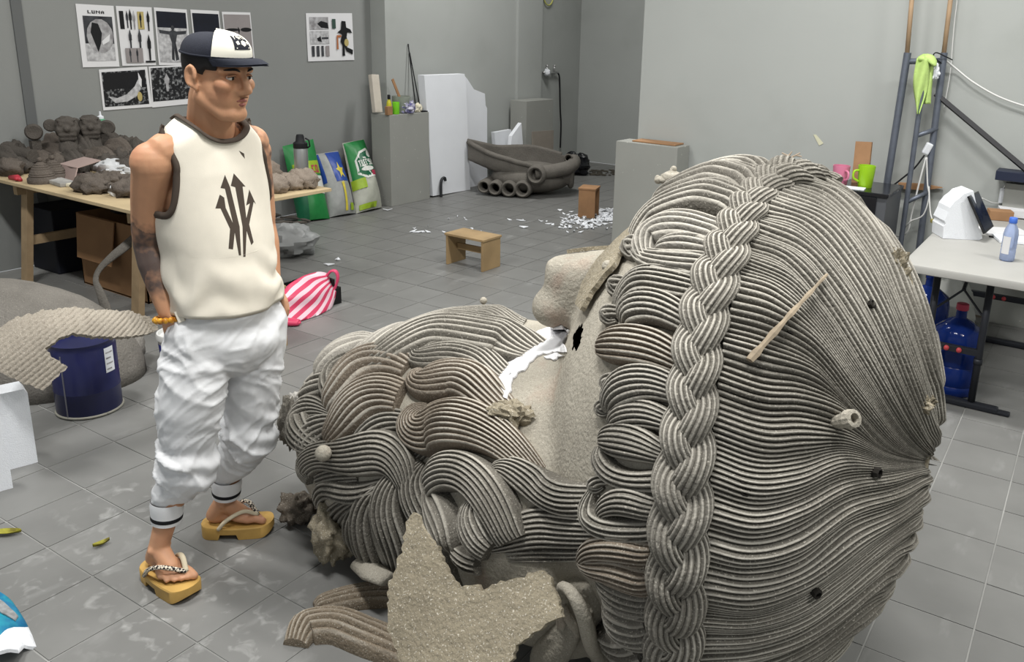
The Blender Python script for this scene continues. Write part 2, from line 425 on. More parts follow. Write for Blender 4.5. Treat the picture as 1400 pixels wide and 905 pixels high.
def sweep(mb, P, T, B, N, W, nr, arch=.30, lift=0., amp=1.0, sink=.03, rag=.0, spr=8, ends=(2, 2), seed=0, root=False):
    n = len(P); K = nr*spr+1; u = np.linspace(-1, 1, K)
    kap = np.zeros(n); dT = np.gradient(T, axis=0); ds = np.r_[np.linalg.norm(np.diff(P, axis=0), axis=1), 1e-3]
    for i in range(n): kap[i] = (dT[i]@B[i])/max(ds[i], 1e-4)
    G_ = np.zeros((n, K+2, 3))
    for i in range(n):
        w = W[i]; lat = u*w/2
        if abs(kap[i]) > 1e-3:
            lim = .92/abs(kap[i]); sg = np.sign(kap[i]); lat = np.where(lat*sg > lim, sg*lim, lat)
        e = min(1., (i+.35)/(ends[0]+.01)) if ends[0] else 1.
        e = min(e, (n-1-i+.35)/(ends[1]+.01)) if ends[1] else e
        h = w*arch*np.sqrt(np.maximum(0, 1-u*u*.97))*(.4+.6*math.sqrt(e))
        rw = w/nr
        ph = nr*(u+1)/2
        sn = np.abs(np.sin(math.pi*ph)); rid = amp*rw*(sn**.5-.45)
        k_ = np.floor(np.clip(ph, 0, nr-1e-6)); jit = np.array([noise.noise(Vector((k*.71+seed, i*.05, seed))) for k in k_])
        q_ = min(1., i/max(1., .24*n)); q_ = .12+.88*q_*q_*(3-2*q_) if root else 1.
        hh = (lift+h)*q_+rid*(1+.5*jit)*math.sqrt(e)*(.35+.65*q_)
        if rag: hh = hh+rag*np.array([noise.noise(Vector((P[i][0]*40+x*9, P[i][1]*40, seed))) for x in u])
        pts = P[i]+np.outer(lat, B[i])+np.outer(hh, N[i])
        G_[i, 1:-1] = pts
        G_[i, 0] = P[i]+B[i]*lat[0]-N[i]*sink; G_[i, -1] = P[i]+B[i]*lat[-1]-N[i]*sink
    cr_ = np.tile(np.r_[0, sn, 0], n)
    mb.grid(G_)
    for q in (0, n-1):                                   # close the ends
        c = P[q]-N[q]*sink; mb.add([c]+list(G_[q]), [(0, j+1, j+2) for j in range(K+1)])
    return cr_
HEAD = thing('clay_head_sculpture', (-1.2, 2.2, 0), 'giant unfinished clay head of a bearded man lying on its back with a braided crown', 'sculpture')
m_tmp = MB(); m_tmp.add(BV, BF)
me_core = m_tmp.mesh('head_shell', root_loc(HEAD))
# the open eye: a real hole into the hollow shell
EYE = [(783, 476), (784, 458), (790, 447), (797, 441), (796, 455), (793, 470), (789, 480)]
bm = bmesh.new(); bm.from_mesh(me_core); dele = []
for f in bm.faces:
    c = np.array(f.calc_center_median())+root_loc(HEAD)
    if c[2] > .5 and inpoly(pj(c), EYE) and on_base(*pj(c))[0]@FW+.03 > c@FW: dele.append(f)
bmesh.ops.delete(bm, geom=dele, context='FACES'); bm.to_mesh(me_core); bm.free()
shell = bpy.data.objects.new('face_shell', me_core); COL.objects.link(shell); me_core.materials.append(m_face); shade(me_core); shell.parent = HEAD
shell['label'] = 'smooth gritty face with nose and empty eye hole'

def lock(path, name='hair_lock', nr=None, arch=.30, lift=0., m_=None, tree=None, parent=None, amp=1.0, rag=.0, ends=(2, 2), sm=3, step=6., spr=8, root=False):
    L = sum(math.hypot(path[i+1][0]-path[i][0], path[i+1][1]-path[i][1]) for i in range(len(path)-1))
    n = max(8, int(L/step)); wmax = max(p[2] for p in path)
    if nr is None: nr = max(3, round(wmax/7.6))
    fr = frames(path, n, tree, sm); mb = MB()
    cr_ = sweep(mb, *fr, nr, arch, lift, amp, rag=rag, ends=ends, seed=path[0][0]*.13, spr=spr, root=root)
    o = mb.build(name, m_ or m_hair, parent or HEAD, smooth=True, angle=75)
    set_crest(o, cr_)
    return o
BEARD = [  # centre line (photo survey) and width, root -> tip
 dict(p=[(706, 424, 14), (684, 421, 20), (640, 424, 24), (600, 430, 22), (562, 442, 14)], arch=.2),
 dict(p=[(714, 447, 40), (694, 445, 46), (660, 441, 42), (610, 440, 34), (568, 449, 26), (528, 462, 16)], arch=.22),
 dict(p=[(738, 480, 24), (700, 474, 44), (645, 464, 46), (600, 460, 42), (562, 471, 38), (527, 491, 32), (498, 510, 20)], lift=.008),
 dict(p=[(695, 520, 34), (655, 497, 44), (612, 489, 42), (577, 495, 34), (563, 487, 22), (580, 479, 10)], lift=.006),
 dict(p=[(690, 560, 40), (655, 530, 58), (615, 523, 54), (580, 530, 46), (566, 520, 30), (582, 511, 12)], lift=.016, w=1),
 dict(p=[(735, 650, 34), (700, 612, 50), (660, 588, 66), (620, 583, 72), (584, 594, 68), (563, 583, 44), (570, 564, 26), (588, 560, 10)], lift=.022, w=1),
 dict(p=[(560, 503, 30), (525, 494, 38), (492, 508, 38), (468, 535, 32), (448, 556, 20)], lift=.004, w=1),
 dict(p=[(505, 492, 16), (470, 505, 24), (452, 525, 24), (458, 546, 24), (478, 545, 20), (484, 526, 10)], lift=.014),
 dict(p=[(552, 545, 46), (518, 541, 54), (490, 560, 52), (470, 585, 38), (452, 602, 22)], lift=.018, w=1),
 dict(p=[(560, 672, 20), (556, 642, 44), (535, 615, 64), (502, 622, 64), (474, 624, 52), (452, 620, 40), (432, 622, 34), (420, 640, 28), (430, 654, 12)], lift=.016),
 dict(p=[(525, 664, 22), (492, 676, 32), (466, 672, 30), (448, 660, 26), (437, 672, 24), (434, 690, 8)], lift=.004),
 dict(p=[(455, 566, 14), (432, 553, 26), (414, 572, 34), (420, 598, 40), (440, 612, 26)], lift=.008),
 dict(p=[(472, 522, 16), (442, 530, 28), (420, 536, 28), (406, 548, 18)], arch=.25),
 dict(p=[(590, 640, 14), (592, 672, 26), (608, 695, 36), (622, 722, 36), (624, 752, 24)], lift=.006),
 dict(p=[(706, 738, 40), (692, 702, 50), (672, 667, 54), (646, 645, 54), (618, 645, 50), (602, 662, 32), (616, 668, 10)], lift=.03),
 dict(p=[(822, 684, 44), (775, 680, 50), (738, 665, 50), (710, 647, 44), (690, 637, 28), (677, 643, 12)], lift=.014),
 dict(p=[(838, 724, 46), (785, 722, 56), (735, 720, 60), (695, 732, 48), (668, 745, 26)], arch=.22),
 dict(p=[(830, 757, 22), (780, 757, 26), (730, 757, 28), (690, 760, 22)], arch=.3, lift=-.01),
 dict(p=[(657, 680, 8), (650, 703, 34), (658, 728, 46), (676, 752, 32)], lift=.02),
 dict(p=[(624, 745, 12), (634, 760, 26), (658, 772, 24)], lift=.012),
 dict(p=[(580, 632, 16), (563, 655, 36), (573, 686, 42), (596, 716, 42), (607, 752, 42), (630, 792, 30)], lift=.01),
 dict(p=[(548, 646, 20), (532, 668, 36), (530, 700, 42), (546, 732, 42), (552, 766, 38), (545, 796, 20)], lift=.012),
 dict(p=[(527, 662, 16), (506, 680, 34), (501, 710, 38), (515, 745, 38), (534, 782, 28)], lift=.004),
 dict(p=[(495, 688, 10), (482, 702, 22), (488, 730, 26), (502, 758, 16)], lift=.0),
 dict(p=[(566, 578, 24), (532, 572, 36), (505, 586, 34), (486, 608, 20)], lift=.0),
 dict(p=[(462, 578, 22), (434, 584, 34), (420, 606, 34), (424, 622, 18)], lift=.0),
 dict(p=[(486, 684, 16), (464, 692, 28), (452, 708, 28), (456, 728, 16)], lift=-.004),
 dict(p=[(490, 650, 18), (458, 648, 28), (434, 658, 20)], lift=.0),
 dict(p=[(600, 600, 16), (575, 618, 22), (556, 640, 20)], lift=-.004),
 dict(p=[(512, 464, 16), (482, 478, 36), (452, 494, 38), (424, 510, 22)], arch=.22, lift=.004, d=1),
 dict(p=[(560, 446, 14), (535, 455, 20), (505, 478, 22), (480, 500, 20)], arch=.2, d=1),
 dict(p=[(446, 500, 14), (424, 516, 26), (408, 534, 22)], arch=.2, d=1),
]
for k, d in enumerate(BEARD):
    lock(d['p'], 'beard_lock', sm=12, nr=max(4, round(max(q[2] for q in d['p'])/(5.2 if k < 4 else 7.2))), root=k in (0, 1, 2, 3, 4, 5, 15),  arch=d.get('arch', .30), lift=d.get('lift', 0.), m_=m_hair2 if d.get('w') else (m_pale if d.get('d') else m_hair))
FORE = [
 [(1040, 242, 26), (992, 233, 28), (952, 243, 24), (926, 256, 12)],
 [(1030, 264, 36), (988, 250, 34), (946, 260, 30), (914, 273, 24), (892, 284, 12)],
 [(1014, 292, 38), (972, 280, 38), (930, 287, 34), (899, 300, 28), (878, 318, 18), (866, 334, 8)],
 [(990, 332, 40), (945, 318, 38), (908, 322, 32), (886, 340, 28), (890, 362, 22), (908, 366, 12)],
 [(972, 372, 36), (930, 368, 38), (896, 360, 30), (874, 350, 20), (870, 336, 10)],
 [(985, 352, 26), (942, 345, 34), (912, 345, 24), (898, 350, 8)],
 [(962, 402, 36), (920, 392, 42), (886, 387, 36), (862, 402, 22), (846, 424, 10)],
 [(948, 446, 36), (908, 426, 46), (876, 427, 44), (856, 446, 20)],
 [(936, 498, 40), (902, 481, 54), (866, 474, 56), (838, 474, 44), (824, 476, 18)],
 [(928, 536, 38), (897, 525, 50), (864, 530, 54), (843, 548, 34), (836, 566, 12)],
 [(920, 578, 30), (888, 566, 42), (856, 570, 40), (840, 584, 18)],
 [(912, 622, 30), (878, 606, 52), (846, 601, 50), (826, 602, 22)],
 [(910, 656, 34), (872, 657, 30), (842, 648, 28), (827, 628, 22), (825, 610, 10)],
 [(902, 694, 34), (862, 682, 44), (834, 690, 30), (822, 704, 10)],
 [(898, 722, 30), (852, 722, 32), (822, 714, 26), (811, 692, 18), (816, 668, 8)],
 [(896, 754, 36), (852, 746, 44), (815, 750, 36), (796, 768, 10)],
 [(894, 790, 38), (852, 778, 42), (816, 775, 26), (796, 766, 8)],
 [(896, 822, 40), (856, 812, 42), (822, 790, 20)],
 [(894, 856, 46), (862, 848, 48), (834, 828, 30)],
 [(892, 892, 48), (862, 886, 50), (836, 868, 34)],
 [(890, 932, 50), (862, 926, 50), (836, 908, 34)],
]
for k, p in enumerate(FORE):
    lock(p, 'forehead_curl', arch=.18 if k > 16 else (.34 if k > 6 else .26), lift=.012, m_=m_hair2 if k in (8, 15, 16) else (m_pale if k in (3, 4, 5) else m_hair))
# small hooked curl tips along the hairline
for (u, v, r) in ((838, 436, .026), (868, 347, .022), (836, 526, .02), (829, 560, .022), (820, 662, .026), (848, 398, .022)):
    lock([(u+16, v-7, 16), (u+4, v-7, 18), (u-4, v, 17), (u+1, v+7, 12), (u+7, v+3, 6)], 'curl_tip', nr=3, lift=.004, arch=.4, step=2.5, spr=6)

# crown: combed strands running from the braid to the whorl
GUIDES = [
 [(1135, 256), (1175, 272), (1222, 335), (1255, 425), (1274, 520), (1280, 600), (1277, 630)],
 [(1080, 262), (1130, 280), (1185, 345), (1225, 430), (1258, 530), (1275, 628)],
 [(1040, 300), (1095, 318), (1152, 380), (1200, 465), (1243, 560), (1274, 629)],
 [(1026, 340), (1075, 360), (1128, 420), (1184, 508), (1234, 588), (1273, 630)],
 [(1012, 382), (1060, 398), (1112, 445), (1172, 526), (1226, 598), (1272, 630)],
 [(1000, 428), (1050, 442), (1108, 476), (1165, 545), (1220, 606), (1272, 631)],
 [(992, 465), (1045, 480), (1108, 505), (1162, 560), (1216, 612), (1272, 631)],
 [(986, 508), (1040, 526), (1092, 532), (1148, 556), (1205, 612), (1272, 632)],
 [(980, 550), (1040, 569), (1092, 570), (1150, 586), (1208, 618), (1272, 632)],
 [(976, 590), (1040, 611), (1092, 608), (1150, 606), (1210, 626), (1272, 633)],
 [(974, 626), (1030, 645), (1086, 640), (1146, 622), (1208, 633), (1272, 634)],
 [(972, 664), (1030, 681), (1084, 672), (1142, 646), (1204, 642), (1272, 635)],
 [(970, 704), (1030, 717), (1090, 700), (1150, 668), (1214, 656), (1272, 637)],
 [(967, 745), (1022, 757), (1084, 742), (1152, 696), (1220, 674), (1273, 640)],
 [(964, 785), (1022, 794), (1088, 776), (1155, 726), (1224, 692), (1273, 644)],
 [(962, 822), (1030, 827), (1102, 800), (1172, 748), (1234, 702), (1274, 650)],
 [(960, 860), (1030, 859), (1102, 834), (1180, 772), (1242, 716), (1275, 656)],
 [(958, 900), (1030, 893), (1102, 866), (1182, 804), (1246, 738), (1276, 662)],
 [(954, 945), (1030, 930), (1104, 896), (1186, 828), (1250, 752), (1277, 668)],
 [(950, 990), (1030, 968), (1106, 925), (1190, 846), (1254, 764), (1278, 674)],
]
def densify(gs, i0, i1):
    out = []
    for i in range(len(gs)-1):
        out.append(gs[i])
        if i < i0 or i >= i1:
            a, b_ = crs(gs[i], 7), crs(gs[i+1], 7); out.append([tuple(p) for p in (a+b_)/2])
    return out+[gs[-1]]
GUIDES = densify(GUIDES, 4, len(GUIDES)-5)
NA = 110
g3 = []; gn = []
for g in GUIDES:
    R = crs(g, NA); P = []; N = []
    for u, v in R: p, q = on_base(u, v); P.append(p); N.append(q)
    g3.append(smooth_rows(np.array(P), 4)); gn.append(smooth_rows(np.array(N), 4))
g3 = np.array(g3); gn = np.array(gn); ng = len(GUIDES)
RPG, SPR = 5, 8                                         # ridges per guide gap, samples per ridge
tot = (ng-1)*RPG; K = tot*SPR+1
tt = np.linspace(0, ng-1, K)
def cat(A, t):
    i = np.clip(np.floor(t).astype(int), 0, ng-2); f = (t-i)[:, None, None]
    p0, p1, p2, p3 = A[np.clip(i-1, 0, ng-1)], A[i], A[i+1], A[np.clip(i+2, 0, ng-1)]
    return .5*((2*p1)+(-p0+p2)*f+(2*p0-5*p1+4*p2-p3)*f*f+(-p0+3*p1-3*p2+p3)*f**3)
CP = cat(g3, tt); CN = cat(gn, tt); CN /= np.linalg.norm(CN, axis=2)[:, :, None]
ph = np.arange(K)/SPR
bundle = np.array([.5+.5*math.sin(x*.9+1.3*math.sin(x*.23)) for x in ph])       # strands gather into broad bundles
def crown_patch(name, j0, j1, k0, k1):
    A = CP[k0:k1+1, j0:j1+1].copy(); N = CN[k0:k1+1, j0:j1+1]
    for a in range(A.shape[0]):
        k = k0+a; rid = abs(math.sin(math.pi*ph[k]))**.5
        for c_ in range(A.shape[1]):
            j = j0+c_
            k2 = min(K-1, k+SPR); k1_ = max(0, k2-2*SPR); sp = np.linalg.norm(CP[k2, j]-CP[k1_, j])/2
            x = ph[k]; wob = noise.noise(Vector((int(x)*.37, j*.03, 5.)))
            A[a, c_] = A[a, c_]+N[a, c_]*(.006+min(.026, 1.15*sp)*rid*(1+.3*wob)+min(.012, sp*1.3)*bundle[k])
    mb = MB(); mb.grid(A); o = mb.build(name, m_hair, HEAD, smooth=True, angle=80)
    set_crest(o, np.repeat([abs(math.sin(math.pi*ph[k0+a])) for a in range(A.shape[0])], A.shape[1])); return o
for q in range(0, ng-1):                                # one combed hank per guide gap
    crown_patch('combed_hank', 0, NA-1, q*RPG*SPR, (q+1)*RPG*SPR)

# braid
def braid(path, period=2.5, name='braid'):
    L = sum(math.hypot(path[i+1][0]-path[i][0], path[i+1][1]-path[i][1]) for i in range(len(path)-1))
    n = int(L/3.2); P, T, B, N, W = frames(path, n, sm=8)
    ds = np.r_[0, np.linalg.norm(np.diff(P, axis=0), axis=1)]; phs = np.cumsum(ds/(period*np.maximum(W, .02)))*2*math.pi
    root = bpy.data.objects.new('braid', None); COL.objects.link(root); root.parent = HEAD; root['label'] = 'thick three-strand braid laid across the crown'
    for k in range(3):
        f = phs+2*math.pi*k/3
        C = P+B*(W*.27*np.sin(f))[:, None]+N*(.030-W*.13*np.sin(2*f))[:, None]
        C = smooth_rows(C, 2); Tn = np.gradient(C, axis=0); Tn /= np.linalg.norm(Tn, axis=1)[:, None]
        Bn = np.cross(N, Tn); Bn /= np.linalg.norm(Bn, axis=1)[:, None]; Nn = np.cross(Tn, Bn)
        # roll the ribbon a little so each lobe dives under the next
        roll = .45*np.cos(f); Bn2 = Bn*np.cos(roll)[:, None]+Nn*np.sin(roll)[:, None]; Nn2 = np.cross(Tn, Bn2)
        nr = 6; spr = 6; M_ = []
        for i in range(n):
            ring = []; rx = W[i]*.27; rz = W[i]*.18
            for a in np.linspace(0, 2*math.pi, 98, endpoint=False):
                g = 1+.22*(abs(math.sin(a*7))**.5-.75)
                ring.append(C[i]+Bn2[i]*rx*math.cos(a)*g+Nn2[i]*rz*math.sin(a)*g)
            M_.append(ring)
        mb = MB(); mb.rings(M_); o = mb.build('braid_strand', m_hair, root, smooth=True, angle=80)
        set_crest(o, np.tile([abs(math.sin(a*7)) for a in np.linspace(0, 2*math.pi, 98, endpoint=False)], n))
BR = [(1140, 258, 22), (1106, 250, 26), (1076, 251, 36), (1050, 262, 44), (1031, 282, 48), (1012, 312, 54), (992, 360, 62), (971, 420, 66), (958, 480, 66), (949, 560, 68), (942, 620, 74), (936, 680, 80), (931, 760, 79), (928, 830, 78), (922, 905, 78), (918, 960, 76)]
braid(BR)
# ------------------------------------------------------------------ loose bits on the head
from mathutils.geometry import delaunay_2d_cdt
def patch(mb, poly, fn, thick=.012, step=5., rough=0., jag=0., seed=0):
    """a thin slab with real thickness: outline poly (survey), fn(u,v)->(point, normal)"""
    B_ = []
    for i in range(len(poly)):
        a, b_ = np.array(poly[i], float), np.array(poly[(i+1) % len(poly)], float); n = max(1, int(np.linalg.norm(b_-a)/step))
        for k in range(n):
            q = a+(b_-a)*k/n; d = nrm(b_-a)
            if jag: q = q+np.array([-d[1], d[0]])*jag*(noise.noise(Vector((q[0]*.13, q[1]*.13, seed)))*1.4+noise.noise(Vector((q[0]*.45, q[1]*.45, seed)))*.9)
            B_.append(q)
    B_ = np.array(B_); lo, hi = B_.min(0), B_.max(0); I = []
    for x in np.arange(lo[0], hi[0], step):
        for y in np.arange(lo[1], hi[1], step):
            if inpoly((x, y), B_) and np.min(np.hypot(*(B_-[x, y]).T)) > step*.5: I.append((x, y))
    nb = len(B_); allp = [Vector(p) for p in B_]+[Vector(p) for p in I]
    vv, _, ff, ov, _, _ = delaunay_2d_cdt(allp, [(i, (i+1) % nb) for i in range(nb)], [], 1, 1e-4)
    top = []; bot = []
    for p in vv:
        P, N = fn(p[0], p[1])
        if rough: P = P+N*rough*fbm(P, 22., 4)
        top.append(P+N*thick/2); bot.append(P-N*thick/2)
    n = len(vv); fs = [tuple(f) for f in ff]+[tuple(n+i for i in f[::-1]) for f in ff]
    from collections import Counter
    ec = Counter(); ed = {}
    for f in ff:
        for i in range(len(f)):
            e = (f[i], f[(i+1) % len(f)]); ec[tuple(sorted(e))] += 1; ed[tuple(sorted(e))] = e
    for k, c in ec.items():
        if c == 1: a, b_ = ed[k]; fs.append((b_, a, n+a, n+b_))
    mb.add(top+bot, fs); return mb
def lifted(h, tree=None):
    def fn(u, v): P, N = on_base(u, v, tree); return P+N*h, N
    return fn
def blob(mb, c, r, sc=(1, 1, 1), amt=.35, fs=3., seed=0., n=22):
    t = MB().ball((0, 0, 0), 1, n)
    for p in t.v: pass
    t.xform(lambda p: np.array(c)+np.array(p)*np.array(sc)*r*(1+amt*fbm((p[0]+seed, p[1]+seed*.7, p[2]), fs, 4)))
    mb.add(t.v, t.f); return mb
# brow slab: a broken edge of shell standing proud above the eye
patch(MB(), [(870, 320), (852, 336), (826, 362), (808, 390), (799, 422), (806, 430), (818, 408), (834, 386), (848, 372), (858, 352), (868, 340)], lifted(.022), .014, jag=.8).build('brow_slab', m_grit, HEAD)
patch(MB(), [(775, 346), (792, 339), (820, 335), (848, 333), (842, 338), (818, 339), (796, 345)], lifted(.008), .012, jag=2).build('nose_crust', m_grit, HEAD)
# peeling white paint on the cheek
for pl in ([(676, 530), (684, 500), (712, 470), (740, 452), (768, 444), (781, 452), (770, 470), (776, 482), (752, 484), (735, 488), (720, 505), (704, 518), (700, 512), (686, 526)],
           [(680, 530), (690, 516), (703, 512), (700, 530), (694, 548), (688, 540)], [(744, 490), (760, 484), (772, 486), (758, 494)]):
    patch(MB(), pl, lifted(.004), .005, 4, jag=2.).build('peeling_paint', m_white, HEAD)
# knob of clay on the cheek
p, n_ = on_base(706, 572); mb = MB()
tr = nrm(np.cross(n_, (0, 0, 1)))
blob(mb, p+n_*.02, .04, (1.4, 1., .8), .5, 2.5, 3.); blob(mb, p+n_*.03+RH*-.03, .024, (1.6, 1., .8), .4, 2.5, 9.)
mb.build('cheek_stub', m_grit, HEAD)
# round balls stuck on
for (u, v, rp, h) in ((470, 620, 11, .14), (840, 371, 8, .04), (661, 411, 5, .05)):
    p, n_ = on_base(u, v); dep = (p-O)@FW; r = rp/F*dep; c = p+n_*h*.6
    if v < 420 and u < 700: c = G(u, v, (p@FH))
    mb = MB().ball(c, r, 20)
    if u == 661: mb.tube([c, c-np.array([0, 0, .06])], r*.35, 8)
    mb.build('clay_ball', m_face, HEAD, smooth=True)
# bird-like finial above the brow
p, n_ = on_base(918, 262); g = (p@FH); mb = MB()
cb = G(919, 246, g); mb.ball(cb, .045, 20, (1.0, .55, .36), M=np.stack([RH, FH, (0, 0, 1)], 1))
mb.ball(G(900, 246, g), .012, 12); mb.ball(G(899, 243, g), .008, 10); mb.ball(G(940, 241, g), .01, 10)
mb.lathe([(.012, -.09), (.014, -.03), (.03, 0.0), (.034, .012), (.02, .02), (.008, .026), (.008, .032)], cb+np.array([0, 0, .002]), 16)
mb.ball(G(921, 231, g), .0095, 12)
mb.build('bird_finial', m_face, HEAD, smooth=True)
# dry twig
p, n_ = on_base(1080, 234); g = p@FH; mb = MB()
mb.tube([G(1081, 236, g), G(1080, 222, g), G(1077, 212, g)], [.004, .003, .003], 6)
for a, b_ in (((1080, 216), (1094, 209)), ((1079, 214), (1069, 209)), ((1078, 213), (1083, 207)), ((1088, 212), (1096, 214)), ((1078, 219), (1070, 218))):
    mb.tube([G(*a, g), G(*b_, g)], [.003, .0018], 5)
mb.build('dry_twig', mat('twig', srgb(176, 160, 142), .9), HEAD)
# stick resting on the combed hair
mb = MB(); P0, N0 = on_base(1021, 500); P1, N1 = on_base(1072, 440); P2, N2 = on_base(1118, 388)
mb.tube(crs([P0+N0*.04, P1+N1*.045, P2+N2*.04], 16), np.linspace(.011, .004, 16)*(1+.25*np.sin(np.arange(16)*1.9)), 6, flat=.6)
mb.build('wooden_stick', mat('stick_wood', srgb(152, 138, 118), .85, noise_amt=.3, noise_scale=40), HEAD)
# stub with a square socket
p, n_ = on_base(1136, 578); mb = MB(); ax_ = nrm(n_+np.array([.2, -.1, .3]))
mb.lathe([(.012, -.01), (.016, .03), (.021, .045), (.019, .062), (.011, .064), (.010, .045), (.001, .044)], p+ax_*.012, 12, ax_)
mb.build('socket_stub', m_face, HEAD)
# crusted lumps
for k, (u, v, r, sc) in enumerate(((1214, 372, .036, (.75, .75, 1.3)), (1221, 388, .026, (.8, .8, 1.2)), (1206, 357, .022, (.8, .8, 1.2)), (1249, 552, .018, (1.2, 1, 1)), (1258, 548, .015, (1, 1, 1)), (1131, 250, .02, (1, 1, 1)))):
    p, n_ = on_base(u, v); blob(MB(), p+n_*.02, r, sc, .8, 3.5, k*3.1).build('crust_lump', m_grit, HEAD)
# perforated steel tab on the seam and the seam flange itself
p, n_ = on_base(1268, 468); d1 = nrm(p-CC); mb = MB(); c = p+RH*.012
ax1 = nrm(RH+np.array([0, 0, .25])); ax2 = nrm(np.cross(FW, ax1))
hole = []
for i in range(2):
    for j in range(2):
        q = c+ax1*(.008+.016*i)*1+ax2*(.016*(j-.5))
        mb.lathe([(.0042, -.003), (.0072, -.003), (.0072, .003), (.0042, .003), (.0042, -.003)], q, 12, FW, cap=False)
mb.bar(c+ax1*-.012, c+ax1*.001, .04, .006, up=FW); mb.bar(c+ax1*.032+ax2*-.02, c+ax1*.032+ax2*.02, .006, .006, up=FW)
mb.bar(c+ax1*-.006+ax2*-.021, c+ax1*.034+ax2*-.021, .011, .006, up=FW); mb.bar(c+ax1*-.006+ax2*.021, c+ax1*.034+ax2*.021, .011, .006, up=FW)
mb.bar(c+ax1*.016+ax2*-.02, c+ax1*.016+ax2*.02, .0035, .006, up=FW); mb.bar(c+ax1*.0, c+ax1*.033, .0035, .006, up=FW)
mb.build('perforated_tab', mat('galvanised', srgb(170, 166, 158), .5, .6), HEAD)
mb = MB(); P = []
for (u, v) in crs([(1262, 410), (1277, 480), (1285, 560), (1284, 610), (1277, 680), (1252, 745)], 24):
    p, n_ = on_base(u, v); P.append(p+n_*.006)
mb.tube(P, .010, 6, flat=.6); mb.build('seam_flange', m_grit, HEAD, smooth=True)
# small square cuts left by tools: raised rims only, coloured near-black for the shade inside
for (u, v) in ((1076, 456), (1181, 421), (1017, 667), (1188, 643), (1108, 802), (1190, 324), (883, 586), (1012, 662)):
    p, n_ = on_base(u, v); mb = MB(); a = nrm(np.cross(n_, (0, 0, 1)))
    mb.lathe([(.011, .0), (.012, .027), (.008, .029), (.007, .0)], p, 7, n_, cap=False); mb.build('tool_pit', mat('pit_shade', srgb(40, 37, 33), .95), HEAD)

# ear
mb = MB()
def lift_path(path, h, n):
    P = []; 
    for (u, v, r) in crs(path, n):
        p, n_ = on_base(u, v); P.append((p+n_*h, r/F*((p-O)@FW)))
    return smooth_rows(np.array([q[0] for q in P]), 3), np.array([q[1] for q in P])
ear = MB()
P, r = lift_path([(766, 836, 8), (767, 808, 9), (780, 790, 9), (796, 785, 9), (811, 798, 10), (824, 828, 12), (829, 862, 12), (824, 895, 12), (812, 925, 12)], .055, 40); ear.tube(P, r, 12)
P, r = lift_path([(792, 806, 7), (789, 822, 8), (782, 848, 11), (766, 872, 18), (745, 892, 22)], .03, 24); ear.tube(P, r, 14)
patch(ear, [(768, 800), (785, 788), (806, 796), (822, 830), (827, 870), (815, 920), (760, 940), (715, 905), (735, 875), (762, 850)], lifted(-.005), .06, 7)
V_, F_ = remesh(ear, .009, 6); t = MB(); t.add(V_, F_); EAR = t.build('ear', m_face, HEAD, smooth=True)
mb = MB(); P, r = lift_path([(786, 803, 6), (796, 800, 6), (795, 818, 6), (789, 838, 3)], .07, 14); mb.tube(P, r, 10, flat=.6)
mb.build('ear_tab', m_face, EAR, smooth=True)
# ragged clay lumps at the end of the beard
for k, (u, v, r, sc, h, mm) in enumerate(((462, 722, .085, (.8, .8, 1.15), .02, m_grit), (398, 578, .06, (.7, .7, 1.5), .02, m_hair), (470, 742, .05, (1, 1, 1), .01, m_grit), (412, 552, .04, (1, 1, 1), .02, m_dust))):
    p, n_ = on_base(u, v); blob(MB(), p+n_*h, r, sc, .5, 2.6, k*2.3, 44).build('beard_lump', mm, HEAD, smooth=True)
mb = MB(); p0 = G(490, 770, 2.36); p1 = G(528, 792, 2.25)
mb.tube([p0, (p0+p1)/2, p1], [.03, .042, .03], 14, flat=.6); mb.build('smooth_lip', m_face, HEAD, smooth=True)

# ------------------------------------------------------------------ loose fragments on the floor
# upright shard: a big thin torn plate leaning on the head
SH = [(569, 702), (578, 706), (582, 722), (600, 745), (612, 768), (622, 790), (634, 802), (660, 800), (664, 808), (690, 796), (720, 788), (742, 780), (752, 790), (760, 812), (768, 842), (748, 855), (730, 868), (712, 884), (702, 905), (690, 960), (680, 1090), (575, 1090), (556, 960), (548, 905), (540, 880), (531, 862), (530, 830), (533, 800), (545, 770), (556, 735), (558, 715)]
a0, a1 = G(570, 702, 1.93), G(560, 960, 1.64); a2 = G(760, 810, 1.69)
nn = nrm(np.cross(a1-a0, a2-a0)); nn = nn if nn@FW < 0 else -nn
def shard_fn(u, v):
    d = ray(u, v); t = ((a0-O)@nn)/(d@nn); P = O+d*t
    bend = .03*math.cos((u-640)/60.)
    P = P+nn*bend*.6; P[2] = max(.012, P[2]); return P, nn
patch(MB(), SH, shard_fn, .016, 5, rough=.0025, jag=3.).base('clay_shard', m_grit, 'large torn flat shard of gritty beige clay propped upright in front of the ear', 'clay shard', kind=None)
